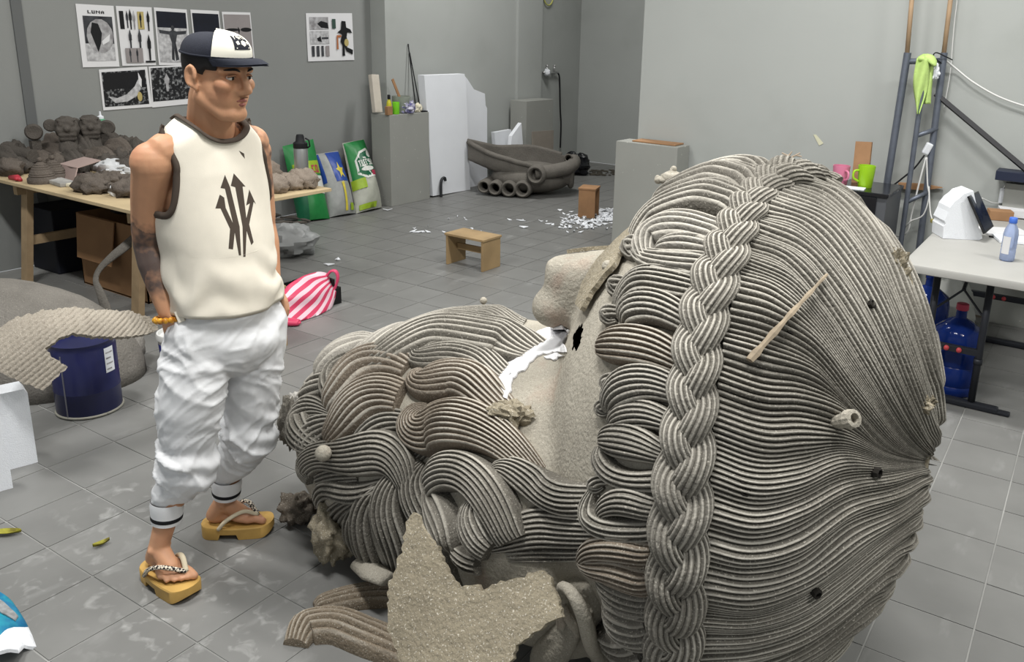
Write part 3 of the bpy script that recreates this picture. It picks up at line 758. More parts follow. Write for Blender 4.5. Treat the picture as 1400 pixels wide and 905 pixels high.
# loose hair locks
plane = BVHTree.FromPolygons([Vector((-4, 0, .0)), Vector((1, 0, .0)), Vector((1, 4, .0)), Vector((-4, 4, .0))], [(0, 1, 2, 3)])
m_loose = crest_dust_highlight(clay('loose_lock_clay', srgb(128, 116, 100), .2, 15.), .5)
for nm, path, lb in (('loose_lock', [(404, 884, 34), (420, 866, 44), (462, 862, 50), (505, 878, 52), (562, 900, 46)], 'ridged clay hair lock on the floor, foremost of two beside the upright shard'),
                     ('loose_lock', [(430, 834, 20), (446, 830, 28), (485, 822, 32), (530, 818, 34), (562, 824, 30)], 'ridged clay hair lock on the floor, lying behind another one')):
    n = 40; fr = list(frames(path, n, plane, 1)); mb = MB()
    P, T, B, N, W = fr; W = np.minimum(W, .14); hgt = .03*np.sin(np.linspace(0, 2.6, n))
    W = W*(.8 if path[0][0] > 420 else .9); cr_ = sweep(mb, P, T, B, N, W, 6, .5, .0, .7, sink=0., seed=3)
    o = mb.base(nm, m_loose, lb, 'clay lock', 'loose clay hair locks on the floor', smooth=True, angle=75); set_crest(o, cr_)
# crumpled lump by the clog
c = Z(408, 712)
mb = MB(); blob(mb, c+np.array([0, 0, .055]), .066, (1., .9, .85), .55, 1.9, 1.4, 44)
mb.base('clay_crumb', clay('dark_clay', srgb(112, 104, 94), .2, 7.), 'crumpled dark clay fragment lying on the tiles by the wooden clog', 'clay fragment', smooth=True)
# ------------------------------------------------------------------ the man
def cap(mb, p, q, r1, r2, n=14):
    """tapered capsule"""
    p = np.array(p, float); q = np.array(q, float); d = q-p; L = np.linalg.norm(d)
    if L < 1e-6: return mb.ball(p, r1, n)
    d = d/L; a = np.cross(d, (0, 0, 1)); a = nrm(a) if np.linalg.norm(a) > .05 else nrm(np.cross(d, (1, 0, 0))); b_ = np.cross(d, a)
    R = []
    for t in np.linspace(-math.pi/2+.25, 0, 4): R.append((p+d*math.sin(t)*r1, math.cos(t)*r1))
    for t in np.linspace(0, math.pi/2-.25, 4): R.append((q+d*math.sin(t)*r2, math.cos(t)*r2))
    return mb.rings([[c+r*(math.cos(x)*a+math.sin(x)*b_) for x in np.linspace(0, 2*math.pi, n, endpoint=False)] for c, r in R])
def chain(mb, pts, n=14):
    for i in range(len(pts)-1): cap(mb, pts[i][0], pts[i+1][0], pts[i][1], pts[i+1][1], n)
def ellb(mb, c, rad, M, n=24): return mb.ball(c, 1., n, rad, M=M)
def axes(deg, pitch=0.):
    a = math.radians(deg); f = RH*math.cos(a)+FH*math.sin(a); s_ = RH*-math.sin(a)+FH*math.cos(a); u = np.array([0, 0, 1.])
    p = math.radians(pitch); f2 = f*math.cos(p)+u*math.sin(p); u2 = u*math.cos(p)-f*math.sin(p)
    return f2, s_, u2
tf, tl, tu = axes(-31)                                   # torso: forward, left, up
hf, hl, hu = axes(-22, -6)                               # head
HO = rg(-1.098, 2.515, 1.640)
def hd(f, s_, u): return HO+hf*f+hl*s_+hu*u
HM = np.stack([hf, hl, hu], 1); TM = np.stack([tf, tl, tu], 1)
MAN = thing('person', rg(-1.22, 2.53, 0), 'man in cream tank top, white trousers and trucker cap standing beside the clay head', 'person')
bd = MB()
# head
ellb(bd, hd(-.012, 0, .030), (.098, .077, .082), HM, 32); ellb(bd, hd(.020, 0, -.045), (.071, .067, .080), HM, 28)
ellb(bd, hd(.0, 0, -.03), (.075, .070, .07), HM, 24)
cap(bd, hd(.062, -.012, -.106), hd(.062, .012, -.106), .026, .026)
for k in (-1, 1):
    cap(bd, hd(-.012, k*.050, -.065), hd(.045, k*.026, -.106), .027, .026)
    ellb(bd, hd(.058, k*.042, -.022), (.03, .026, .024), HM)
    cap(bd, hd(.084, k*.014, .022), hd(.062, k*.056, .02), .011, .011)
    cap(bd, hd(.098, k*.013, -.040), hd(.09, k*.015, -.038), .0085, .009)
    # ear: rim and lobe
    ec = hd(-.012, k*.079, -.012); pts = []
    for t in np.linspace(-.4, 4.6, 9): pts.append((ec+hf*(-.008+.016*math.cos(t+.2))*1.1+hu*(.006+.028*math.sin(t+.2))+hl*k*.006, .0062))
    chain(bd, pts, 8); ellb(bd, ec+hf*-.004+hu*-.002, (.014, .006, .026), HM); ellb(bd, ec+hf*.004+hu*-.026, (.009, .006, .012), HM)
chain(bd, [(hd(.086, 0, .018), .009), (hd(.098, 0, -.006), .010), (hd(.110, 0, -.031), .0135)])
cap(bd, hd(.084, -.014, -.0635), hd(.084, .014, -.0635), .0075, .0075); cap(bd, hd(.081, -.012, -.077), hd(.081, .012, -.077), .0085, .0085)
# neck, torso
NB = rg(-1.162, 2.562, 1.44)
cap(bd, hd(-.026, 0, -.07), NB, .065, .070); cap(bd, NB+tl*-.05+tu*.012, NB+tl*-.15+tu*-.02, .045, .052); cap(bd, NB+tl*.05+tu*.012, NB+tl*.15+tu*-.02, .045, .052)
TC = lambda z: rg(-1.160-.02*(z-.92)/.48, 2.56+.008*(z-.92)/.48, z)
ellb(bd, TC(1.28), (.098, .15, .165), TM, 28); ellb(bd, TC(1.05), (.10, .14, .18), TM, 28); ellb(bd, TC(.92), (.105, .15, .11), TM, 24)
# arms
SR = TC(1.392)-tl*.172; SL = TC(1.392)+tl*.160
ER = rg(-1.340, 2.475, 1.128); WR = rg(-1.278, 2.432, .925)
EL = rg(-1.10, 2.77, 1.13); WL = rg(-1.06, 2.72, .935)
for S_, E_, W_ in ((SR, ER, WR), (SL, EL, WL)):
    md = (S_+E_)/2
    bd.ball(S_+tu*-.008, .064, 20); chain(bd, [(S_+tu*-.02, .060), (md+(S_-md)*.2, .055), (E_+(md-E_)*.3, .047), (E_, .041)])
    m2 = E_*.7+W_*.3; chain(bd, [(E_, .041), (m2, .044), (E_*.3+W_*.7, .035), (W_, .027)])
# hands: back of hand outside, fingers slipping into the pockets
def hand(W_, dr, side, nrmv):
    dr = nrm(dr); side = nrm(side-dr*(side@dr)); nv = np.cross(dr, side)
    pal = W_+dr*.05
    for k in range(4):
        o_ = side*(.033-.022*k); chain(bd, [(W_+dr*.012+o_*.55, .0135), (W_+dr*.085+o_, .0115)], 10)
        ln = (.07, .08, .074, .058)[k]; p0 = W_+dr*.085+o_
        chain(bd, [(p0, .0105), (p0+dr*ln*.45+nv*.006, .0095), (p0+dr*ln*.8+nv*.02, .0085), (p0+dr*ln+nv*.034, .0075)], 9)
    t0 = W_+dr*.028+side*.028
    chain(bd, [(t0, .0145), (t0+dr*.03+side*.022, .0125), (t0+dr*.058+side*.028, .0105), (t0+dr*.078+side*.022, .0085)], 9)
hand(WR, np.array(rg(.028, .0, -.16)), tf, tl); hand(WL, np.array(rg(.02, -.02, -.16)), tf, -tl)
# legs and feet
AR = rg(-1.358, 2.385, .128); KR = rg(-1.262, 2.435, .475); HR = TC(.86)-tl*.085
AL = rg(-1.268, 2.668, .128); KL = rg(-1.152, 2.625, .475); HL = TC(.86)+tl*.085
for H_, K_, A_ in ((HR, KR, AR), (HL, KL, AL)):
    m2 = K_*.65+A_*.35; chain(bd, [(H_, .075), (K_, .05), (m2, .05), (A_*.8+K_*.2, .034), (A_, .031)])
CLOG = .046
def foot(A_, ang, left):
    f, s_, u = axes(ang); g0 = np.array([A_[0], A_[1], CLOG])
    inn = -1 if left else 1                               # big-toe side
    cap(bd, A_, g0+f*-.035+u*.03, .032, .028); cap(bd, A_+u*-.005, g0+f*.06+u*.034, .032, .026)
    cap(bd, g0+f*-.03+u*.022, g0+f*.06+u*.02+s_*-inn*.012, .024, .02)
    for k in range(5):
        o_ = s_*inn*(.032-.0165*k); b0 = g0+f*(.085-.004*k*k*.35)+o_+u*.02; ln = (.052, .046, .041, .036, .03)[k]; r = (.0135, .0098, .0092, .0088, .0085)[k]
        cap(bd, g0+f*.045+o_*.75+u*.03, b0, .018, .0135, 10)
        chain(bd, [(b0, r*1.05), (b0+f*ln*.5+u*.003, r*.95), (b0+f*ln+u*-.006, r)], 10)
    for k in (-1, 1): bd.ball(A_+s_*k*.028+f*.004, .013, 10)
    return g0, f, s_, inn
FTR = foot(AR, -33, False); FTL = foot(AL, 10, True)
BVv, BFf = remesh(bd, .0044, 7, .5)
t = MB(); t.add(BVv, BFf); me = t.mesh('body', root_loc(MAN))
# ink on the forearm: a worn tattoo sleeve
V = np.array(BVv); ink = np.zeros(len(V)); P_ = V
def seg_t(P, a, b): d = b-a; t = np.clip(((P-a)@d)/(d@d), -.3, 1.3); return t, np.linalg.norm(P-(a+np.outer(t, d)), axis=1)
t1, d1 = seg_t(P_, ER+(SR-ER)*.0, WR); t2, d2 = seg_t(P_, SR, ER)
for i in np.where((d1 < .075) | (d2 < .08))[0]:
    out = ((P_[i]-(ER+WR)/2)@(tf*.8-tl*.5))
    nz = fbm(P_[i], 16, 4)*.5+fbm(P_[i]+5, 48, 3)*.35
    a = 0.
    if d1[i] < .075 and -.3 < t1[i] < .9: a = .75+nz-max(0, (t1[i]-.62)*3.2)-max(0., -out*9-.05)
    if d2[i] < .08 and t2[i] > .62: a = max(a, (t2[i]-.70)*3.4+nz*1.1-max(0., -out*9-.05))
    ink[i] = min(1, max(0, a))
t3, d3 = seg_t(P_, SL, EL)
for i in np.where((d3 < .08) & (t3 < .6))[0]: ink[i] = min(1, max(0, .45+fbm(P_[i], 22, 4)))
at = me.attributes.new('ink', 'FLOAT', 'POINT'); at.data.foreach_set('value', ink.astype(np.float32))
m_skin = mat('skin', srgb(202, 152, 118), .52, noise_amt=.10, noise_scale=14, bump=.05, bump_scale=200, spec=.4)
add_mix(m_skin, srgb(178, 118, 92), 9, .52, .7, .4)
nt = m_skin.node_tree; b = nt.nodes['Principled BSDF']; b.inputs['Subsurface Weight'].default_value = .08; b.inputs['Subsurface Radius'].default_value = (.012, .005, .003)
src = b.inputs['Base Color'].links[0].from_socket; an = nt.nodes.new('ShaderNodeAttribute'); an.attribute_name = 'ink'
mx = nt.nodes.new('ShaderNodeMix'); mx.data_type = 'RGBA'; mx.inputs[7].default_value = (*srgb(62, 60, 62), 1)
ml = nt.nodes.new('ShaderNodeMath'); ml.operation = 'MULTIPLY'; ml.inputs[1].default_value = .9
nt.links.new(an.outputs['Fac'], ml.inputs[0]); nt.links.new(ml.outputs[0], mx.inputs[0]); nt.links.new(src, mx.inputs[6]); nt.links.new(mx.outputs[2], b.inputs['Base Color'])
body = bpy.data.objects.new('body', me); COL.objects.link(body); me.materials.append(m_skin); shade(me); body.parent = MAN
body['label'] = 'tanned skin with a dark tattoo sleeve on the right forearm'
# face details
m_lip = mat('lips', srgb(150, 92, 82), .5); m_blk = mat('black_hair', srgb(22, 20, 20), .6); m_eye = mat('eye_white', srgb(215, 208, 200), .25); m_iris = mat('iris', srgb(34, 22, 16), .15)
mb = MB(); cap(mb, hd(.0855, -.016, -.0645), hd(.0915, 0, -.062), .0042, .0052, 10); cap(mb, hd(.0855, .016, -.0645), hd(.0915, 0, -.062), .0042, .0052, 10)
cap(mb, hd(.083, -.014, -.074), hd(.089, 0, -.0755), .0045, .006, 10); cap(mb, hd(.083, .014, -.074), hd(.089, 0, -.0755), .0045, .006, 10)
mb.build('lips', m_lip, MAN, smooth=True)
for k in (-1, 1):
    e = MB().ball(hd(.0745, k*.033, .001), 1, 18, (.0115, .0125, .0075), M=HM).build('eye', m_eye, MAN, smooth=True)
    MB().ball(hd(.0835, k*.0325, .001), 1, 14, (.0035, .0055, .0055), M=HM).build('iris', m_iris, e, smooth=True)
    ld = MB(); ld.tube(crs([hd(.078, k*.018, .004), hd(.088, k*.030, .0095), hd(.077, k*.047, .004)], 9), [.0022, .0034, .0028, .0034, .0034, .0034, .003, .003, .0022], 8); ld.build('eyelid', m_skin, MAN, smooth=True)
    ls = MB(); ls.tube(crs([hd(.0815, k*.019, .004), hd(.0905, k*.031, .0075), hd(.080, k*.047, .003)], 8), .0011, 5); ls.build('lash_line', m_blk, MAN)
    eb = MB(); eb.tube(crs([hd(.092, k*.014, .021), hd(.091, k*.032, .027), hd(.072, k*.056, .023)], 9), [.0018, .0032, .0036, .0036, .0036, .0034, .003, .0024, .0014], 7); eb.build('eyebrow', m_blk, MAN, smooth=True)
mb = MB(); cap(mb, hd(.096, -.012, -.0535), hd(.096, .012, -.0535), .0018, .0018, 6); mb.build('moustache', mat('stubble', srgb(120, 88, 70), .8), MAN, smooth=True)
# short hair below the cap: a close shell round the sides and the back
hr = MB(); GR = []
for j, a in enumerate(np.linspace(math.radians(50), math.radians(310), 40)):
    side = abs(math.degrees(a)-180)
    low = -.035 if side < 62 else (-.005 if side < 105 else .012)
    row = []
    for q, u in enumerate(np.linspace(.075, low, 8)):
        cr = math.sqrt(max(.05, 1-((u-.035)/.105)**2)); th = .004 if q < 7 else -.012
        row.append(hd(-.012+(.100*cr+th)*math.cos(a), (.080*cr+th)*math.sin(a), u))
    GR.append(row)
hr.grid(GR); o = hr.build('hair', m_blk, MAN, smooth=True)

# cap
m_navy = mat('navy_cotton', srgb(30, 34, 46), .85, noise_amt=.2, noise_scale=200, bump=.2, bump_scale=600)
m_mesh = mat('cap_mesh', srgb(40, 43, 55), .8, noise_amt=.3, noise_scale=300, bump=.3, bump_scale=700)
m_cream = mat('cap_front_foam', srgb(232, 228, 214), .9)
def capdome(th0, th1, grow, n=26, m_=14):
    G_ = []
    for a in np.linspace(th0, th1, n):
        row = []
        for u in np.linspace(0, 1, m_):
            ph_ = u*math.pi/2; front = max(0, math.cos(a))
            R = (math.cos(ph_)**.72); top = .064+.006*front*math.sin(ph_*1.0)**.5
            lowz = .052+.004*front
            row.append(hd(-.012+(.103+grow)*R*math.cos(a)*(1.0 if math.cos(a) > 0 else 1.0)+.006*front*math.sin(math.pi*u), (.088+grow)*R*math.sin(a), lowz+(top+grow)*math.sin(ph_)**.9))
        G_.append(row)
    return MB().grid(G_)
CAPO = capdome(math.radians(56), math.radians(304), .0).build('cap_back', m_mesh, MAN, smooth=True)
capdome(math.radians(-57), math.radians(57), .003).build('cap_front_panel', m_cream, CAPO, smooth=True)
MB().ball(hd(-.012, 0, .119), .007, 10, (1, 1, .6)).build('cap_button', m_navy, CAPO, smooth=True)
bt = MB()
for kk in range(2):
    G_ = []
    for a in np.linspace(math.radians(-66), math.radians(66), 25):
        row = []
        for u in np.linspace(0, 1, 9):
            x0, y0 = -.012+.105*math.cos(a), .090*math.sin(a)
            ext = .078*math.cos(a*1.28)**.6 if abs(a*1.28) < math.pi/2 else 0.
            x = x0+ext*u; y = y0*(1-.10*u); z = .057-.004*u-.022*(y/.09)**2*(.3+.9*u)+.008*math.sin(u*3)
            row.append(hd(x, y, z-kk*.005))
        G_.append(row)
    bt.grid(G_, flip=bool(kk))
    if kk: 
        pass
bt.build('cap_brim', m_navy, CAPO, smooth=True)
tb_ = MB(); tb_.tube([hd(-.012+.104*math.cos(a), .0885*math.sin(a), .054+.004*max(0,math.cos(a))) for a in np.linspace(0, 2*math.pi, 49)], .0035, 6); tb_.build('cap_band', m_navy, CAPO, smooth=True)
# badge on the front panel
def capsurf(a, u, lift):
    ph_ = u*math.pi/2; front = max(0, math.cos(a)); R = math.cos(ph_)**.72; top = .064+.006*front*math.sin(ph_)**.5; g = .003+lift
    return hd(-.012+(.103+g)*R*math.cos(a)+.006*front*math.sin(math.pi*u), (.088+g)*R*math.sin(a), .052+.004*front+(top+g)*math.sin(ph_)**.9)
def cappatch(mb, pts, lift):
    mb.add([capsurf(a, u, lift) for a, u in pts], [tuple(range(len(pts)))])
bg_ = MB()
G_ = [[capsurf(math.radians(a), u, .0012) for u in np.linspace(.22, .62, 9)] for a in np.linspace(-20, 20, 13)]
bg_.grid(G_); badge = bg_.build('cap_badge', mat('badge_ink', srgb(24, 26, 36), .8), CAPO)
FONT = {'E': ['111', '100', '110', '100', '111'], 'M': ['10001', '11011', '10101', '10001', '10001'], 'P': ['110', '101', '110', '100', '100'], 'T': ['111', '010', '010', '010', '010'],
        'L': ['100', '100', '100', '100', '111'], 'U': ['101', '101', '101', '101', '111'], 'N': ['1001', '1101', '1011', '1001', '1001'], 'A': ['010', '101', '111', '101', '101'],
        'C': ['111', '100', '100', '100', '111'], 'O': ['111', '101', '101', '101', '111'], 'R': ['110', '101', '110', '101', '101'], 'S': ['111', '100', '111', '001', '111'], 'I': ['1', '1', '1', '1', '1'], 'Y': ['101', '101', '010', '010', '010'], 'B': ['110', '101', '110', '101', '110'], 'V': ['101', '101', '101', '101', '010'], 'W': ['10001', '10001', '10101', '11011', '10001'], 'D': ['110', '101', '101', '101', '110'], ' ': ['00']*5}
def letters(mb, text, fn, x0, x1, y0, y1):
    """pixel lettering: fn(x,y)->3-D point"""
    tot = sum(len(FONT[c][0])+1 for c in text)-1; x = 0
    for c in text:
        g = FONT[c]
        for r_ in range(5):
            for q in range(len(g[0])):
                if g[r_][q] == '1':
                    xa = x0+(x1-x0)*(x+q)/tot; xb = x0+(x1-x0)*(x+q+1)/tot; ya = y1+(y0-y1)*r_/5; yb = y1+(y0-y1)*(r_+1)/5
                    mb.add([fn(xa, ya), fn(xb, ya), fn(xb, yb), fn(xa, yb)], [(0, 1, 2, 3)])
        x += len(g[0])+1
    return mb
letters(MB(), 'EMPT', lambda x, y: capsurf(math.radians(x), y, .0022), 17, -17, .50, .60).build('badge_lettering', m_cream, CAPO)
mb = MB()
for pl in ([(10, .42), (4, .47), (-2, .44), (-4, .36), (2, .30), (8, .34)], [(16, .44), (11, .40), (13, .34), (17, .38)], [(-8, .46), (-15, .42), (-13, .34), (-7, .36)], [(16, .27), (-16, .27), (-16, .245), (16, .245)]):
    cappatch(mb, [(math.radians(a), u) for a, u in pl], .0022)
mb.build('badge_figure', m_cream, CAPO)

# ---- tank top
m_shirt = mat('cream_jersey', srgb(236, 229, 214), .85, noise_amt=.03, noise_scale=30, bump=.10, bump_scale=500)
m_brown = mat('brown_trim', srgb(76, 66, 58), .85)
ZS = [(.885, .182, .142, .118), (.93, .180, .144, .118), (1.0, .174, .142, .112), (1.1, .172, .138, .112), (1.18, .173, .132, .116), (1.25, .178, .126, .120), (1.35, .176, .122, .096), (1.43, .168, .112, .062), (1.54, .155, .09, .045)]
ZS = np.array(ZS)
def tprof(z): return [np.interp(z, ZS[:, 0], ZS[:, k]) for k in (1, 2, 3)]
def tz(x): return 1.540-.74*max(0, abs(x)-.06)            # shoulder seam height
def tsurf(x, z, back):
    a, bf, bb = tprof(z); q = min(.995, abs(x)/a); d = (1-q**2.4)**(1/2.4); y = (-bb if back else bf)*d
    zs = tz(x); k = min(1., max(0., (zs-z)/.10)); k = math.sin(k*math.pi/2)
    y = y*k+(-.012)*(1-k)
    w = .0035*fbm((x*3+9, z*2, 2. if back else 0.), 3.2, 3)
    if False: w += .004*math.sin(z*46+x*30+3*math.sin(x*20))*max(0, 1-abs(z-.98)/.16)*(.4+.6*noise.noise(Vector((x*14, z*9, 1))))
    return TC(z)+tl*x*(1+w*4)+tf*(y*(1+w*4))
def ring_pt(t, z):
    a, bf, bb = tprof(z); c_, s_ = math.cos(t), math.sin(t); e = 2/2.4
    x = a*np.sign(s_)*abs(s_)**e; y = (bf if c_ > 0 else bb)*np.sign(c_)*abs(c_)**e
    fl_ = max(0, (1.02-z)/.13); w = .0035*fbm((x*3+9, z*2, 0. if c_ > 0 else 2.), 3.2, 3)
    drape = .007*fl_*math.sin(5*t+1.2)+.010*fl_*noise.noise(Vector((c_*2.2, s_*2.2, z*5)))
    diag = .0055*math.sin(z*52+3.4*math.sin(t)+6*noise.noise(Vector((c_*1.5, s_*1.5, z*3))))*max(0, 1-abs(z-.985)/.14)
    r = 1+w*4+(drape+diag)/max(a, .1)*1.3
    return TC(z)+tl*x*r+tf*y*r
sh = MB(); ZA = 1.235
hemz = lambda t: .905+.016*math.sin(t*1.0+2.2)-.010*math.cos(2*t)
def topz(x, back):
    ax_ = abs(x)
    sc = (1.447 if not back else 1.50)
    if ax_ < .086: e = ax_/.086; return sc+(tz(.086)-sc)*(1-math.sqrt(max(0, 1-e**2.2)))
    if ax_ < .146: return tz(x)
    e = (ax_-.146)/(.1722-.146); return tz(.146)-(tz(.146)-ZA)*math.sqrt(max(0., 1-(1-min(1., e))**2.1))
XS = np.concatenate([-np.linspace(.172, .146, 16), -np.linspace(.140, .088, 6), np.linspace(-.085, .085, 33), np.linspace(.088, .140, 6), np.linspace(.146, .172, 16)])
def cloth(x, z, back):
    a, bf, bb = tprof(z); a = max(a, .1735); q = min(.995, abs(x)/.1722); d = max(0., 1-q**2.4)**(1/2.4)
    xx = x/.1722*min(a, .19) if z < 1.3 else x/.1722*(.1722+(min(a, .19)-.1722)*max(0, (1.40-z)/.10))
    y = (-bb if back else bf)*d
    k = min(1., max(0., (tz(x)-z)/.055)); k = math.sin(k*math.pi/2); y = y*k+.02*(1-k)
    t = math.atan2(np.sign(x)*q**1.2, (-1 if back else 1)*d**1.2); c_, s_ = math.cos(t), math.sin(t)
    fl_ = max(0, (1.02-z)/.13); w = .0035*fbm((x*3+9, z*2, (0. if c_ > 0 else 2.)), 3.2, 3)
    drape = .007*fl_*math.sin(5*t+1.2)+.010*fl_*noise.noise(Vector((c_*2.2, s_*2.2, z*5)))
    diag = .0060*math.sin(z*52+3.4*math.sin(t)+6*noise.noise(Vector((c_*1.5, s_*1.5, z*3))))*max(0, 1-abs(z-.985)/.14)
    side = .004*math.sin(z*34+8*x)*max(0, 1-abs(abs(t)-1.5)/.9)*max(0, 1-abs(z-1.12)/.16)
    r = 1+w*4+(drape+diag+side)/.13
    return TC(z)+tl*xx*r+tf*y*r
edge = {}; lowcols = {}
for back in (False, True):
    G_ = []
    for x in XS:
        q = min(.995, abs(x)/.1722); d = max(0., 1-q**2.4)**(1/2.4); t = math.atan2(np.sign(x)*q**1.2, (-1 if back else 1)*d**1.2); h0 = hemz(t)
        zs = list(np.linspace(h0, ZA, 34))[:-1]+list(ZA+(topz(x, back)-ZA)*np.linspace(0, 1, 24))
        col = [cloth(x, z, back) for z in zs]; hem_in = col[0]+(TC(.9)-col[0])*np.array([.06, .06, 0])+np.array([0, 0, .014]); hem_in[2] = col[0][2]+.014
        G_.append([hem_in]+col)
    sh.grid(G_, flip=back); edge[back] = [c_[-1] for c_ in G_]; lowcols[back] = (G_[0][:36], G_[-1][:36])
for k in (0, 1): sh.grid([lowcols[False][k], lowcols[True][k]], flip=bool(k))
shirt = sh.build('tank_top', m_shirt, MAN, smooth=True)
bmx = bmesh.new(); bmx.from_mesh(shirt.data); bmesh.ops.remove_doubles(bmx, verts=bmx.verts[:], dist=.0008); bmesh.ops.recalc_face_normals(bmx, faces=bmx.faces[:]); bmx.to_mesh(shirt.data); bmx.free(); shade(shirt.data)
s_ = shirt.modifiers.new('thick', 'SOLIDIFY'); s_.thickness = .004; s_.offset = 0
n1 = 16; n2 = 22; n3 = n2+33
for nm, sel in (('neck_trim', slice(n2-1, n3+1)),):
    loop = edge[False][sel]+edge[True][sel][::-1]
    t = MB(); L_ = crs(loop+[loop[0]], 90)
    R = []
    for i in range(len(L_)):
        c0 = L_[i]; inn = nrm(TC(1.53)-c0); nv = nrm(c0-TC(1.38)); R.append([c0+nv*.003+inn*-.017, c0+nv*.0065+inn*-.008, c0+nv*.005+inn*.002, c0-nv*.002+inn*.003, c0-nv*.003+inn*-.014])
    t.rings(R, False, False); t.build('neck_trim', m_brown, shirt, smooth=True)
for side in (0, 1):
    idx = list(range(0, n1+1)) if side == 0 else list(range(len(XS)-n1-1, len(XS)))
    fpts = [edge[False][i] for i in idx]; bpts = [edge[True][i] for i in idx]
    loop = fpts+bpts[::-1] if side == 0 else fpts[::-1]+bpts
    if side == 0: loop = fpts[::1]+bpts[::-1]
    Sj = SR if side == 0 else SL
    L_ = crs(loop+[loop[0]], 80); R = []
    for i in range(len(L_)):
        c0 = L_[i]; out = nrm((Sj-tu*.06)-c0); nv = nrm(c0-TC(c0[2])); nv = nrm(nv-out*(nv@out)*.8)
        R.append([c0+nv*.004-out*.013, c0+nv*.0085-out*.003, c0+nv*.007+out*.008, c0-nv*.001+out*.009, c0-nv*.003-out*.01])
    MB().rings(R, False, False).build('arm_trim', m_brown, shirt, smooth=True)
# printed mark on the chest
dg = bpy.context.evaluated_depsgraph_get()
sv = np.array([v.co[:] for v in shirt.data.vertices])+root_loc(MAN); sf = [tuple(p.vertices) for p in shirt.data.polygons]
stree = BVHTree.FromPolygons([Vector(p) for p in sv], sf)
for pl in ([(300, 266), (294, 285), (301, 285), (314, 313), (312, 340), (318, 341), (321, 312), (308, 284), (306, 270)], [(307, 239), (301, 257), (307, 258), (319, 310), (326, 349), (329, 349), (327, 310), (314, 256)],
           [(319, 237), (315, 254), (321, 256), (331, 310), (332, 351), (335, 351), (337, 305), (331, 255), (335, 255)], [(340, 259), (336, 281), (341, 278), (334, 308), (343, 335), (346, 331), (340, 307), (346, 276), (349, 279)], [(326, 206), (333, 210), (334, 217), (329, 211)]):
    patch(MB(), pl, lifted(.0016, stree), .0015, 3.5).build('chest_print', m_brown, shirt)

P = []
for (u, v) in crs([(240, 349), (270, 352), (300, 353), (330, 349), (352, 342)], 30):
    p, n_ = on_base(u, v, stree); P.append(p+n_*.0012)
MB().tube(smooth_rows(np.array(P), 3), .0014, 5).build('chest_seam', m_shirt, shirt, smooth=True)

# ---- trousers
m_tr = mat('white_cotton', srgb(226, 227, 229), .85, noise_amt=.05, noise_scale=6, bump=.12, bump_scale=400)
pn = MB()
ellb(pn, TC(.90), (.135, .172, .10), TM, 28); ellb(pn, TC(.80)+tf*.005, (.135, .172, .12), TM, 28); cap(pn, TC(.96), TC(.90), .125, .14)
def leg(H_, K_, A_, cuff, bow):
    k2 = K_+np.array([0, 0, -.07])
    chain(pn, [(H_+np.array([0, 0, -.02]), .105), (H_*.55+K_*.45+bow, .100), (K_+bow*.9, .090), (k2+bow*.6+(A_-K_)*.02, .092), (k2*.55+cuff*.45, .068), (cuff+np.array([0, 0, .05]), .052), (cuff+np.array([0, 0, .012]), .040)], 18)
CR = AR*.76+KR*.24+np.array([0, 0, .02]); CLf = AL*.93+KL*.07+np.array([0, 0, .03])
CR = rg(-1.326, 2.404, .262); CLf = rg(-1.243, 2.655, .205)
leg(HR-tl*.012, KR, AR, CR, tf*.018-tl*.008); leg(HL+tl*.012, KL, AL, CLf, tf*.018+tl*.01)
PV, PF = remesh(pn, .0065, 8, .5)
t = MB(); t.add(PV, PF); mtmp = t.mesh('tmpn')
N_ = np.array([v.normal[:] for v in mtmp.vertices]); Vv = np.array([v.co[:] for v in mtmp.vertices])
def crease(q, k): return max(0., 1-abs(noise.noise(Vector(q)))*k)**1.6        # thin sharp ridges
for i in range(len(Vv)):
    p = Vv[i]; z = p[2]; a = p@RH; b_ = p@FH
    wx = .05*noise.noise(Vector((a*5, b_*5, z*5+3))); wz = .05*noise.noise(Vector((a*5+7, b_*5, z*5)))
    f1 = crease((a*4+wx*24, b_*4, z*11+a*9+wz*24), 3.0); f2 = crease((a*11+4+wx*40, b_*11, z*24-a*16+wz*50), 3.); f3 = crease((a*16-z*9+wx*60, b_*16+9, z*16+wz*40), 3.)
    knee = max(0, 1-abs(z-.44)/.13); hip = max(0, 1-abs(z-.74)/.22); amt = .007+.014*knee+.005*hip
    if z < .31: amt *= max(.3, (z-.20)/.11)
    big = .012*noise.noise(Vector((a*6, b_*6, z*7)))*(1 if z > .3 else .3)
    Vv[i] = p+N_[i]*(amt*(f1*.8+f2*.35+f3*.15-.4)+big+.007*knee*math.sin(z*70+a*24+3*wx*30))
t = MB(); t.add(Vv, PF); tr_ = t.build('trousers', m_tr, MAN, smooth=True)
bpy.data.meshes.remove(mtmp)
for c_, A_ in ((CR, AR), (CLf, AL)):
    d = nrm(A_-c_); d = nrm(d+np.array([0, 0, -1.5]))
    cf = MB(); cf.lathe([(.049, -.015), (.051, 0), (.049, .02), (.047, .045), (.046, .06), (.040, .062), (.040, .02)], c_+np.array([0, 0, .012]), 40, d, cap=False)
    cu = cf.build('cuff', m_tr, MAN, smooth=True, angle=60)
    MB().lathe([(.0478, .034), (.0488, .036), (.0482, .046), (.0470, .048)], c_+np.array([0, 0, .012]), 40, d, cap=False).build('cuff_stripe', mat('cuff_black', srgb(20, 20, 24), .85), cu, smooth=True)
# belt loop tab by the pocket
MB().bar(G(243, 425, 2.40), G(249, 440, 2.395), .02, .006, up=FW).build('pocket_flap', m_shirt, tr_)

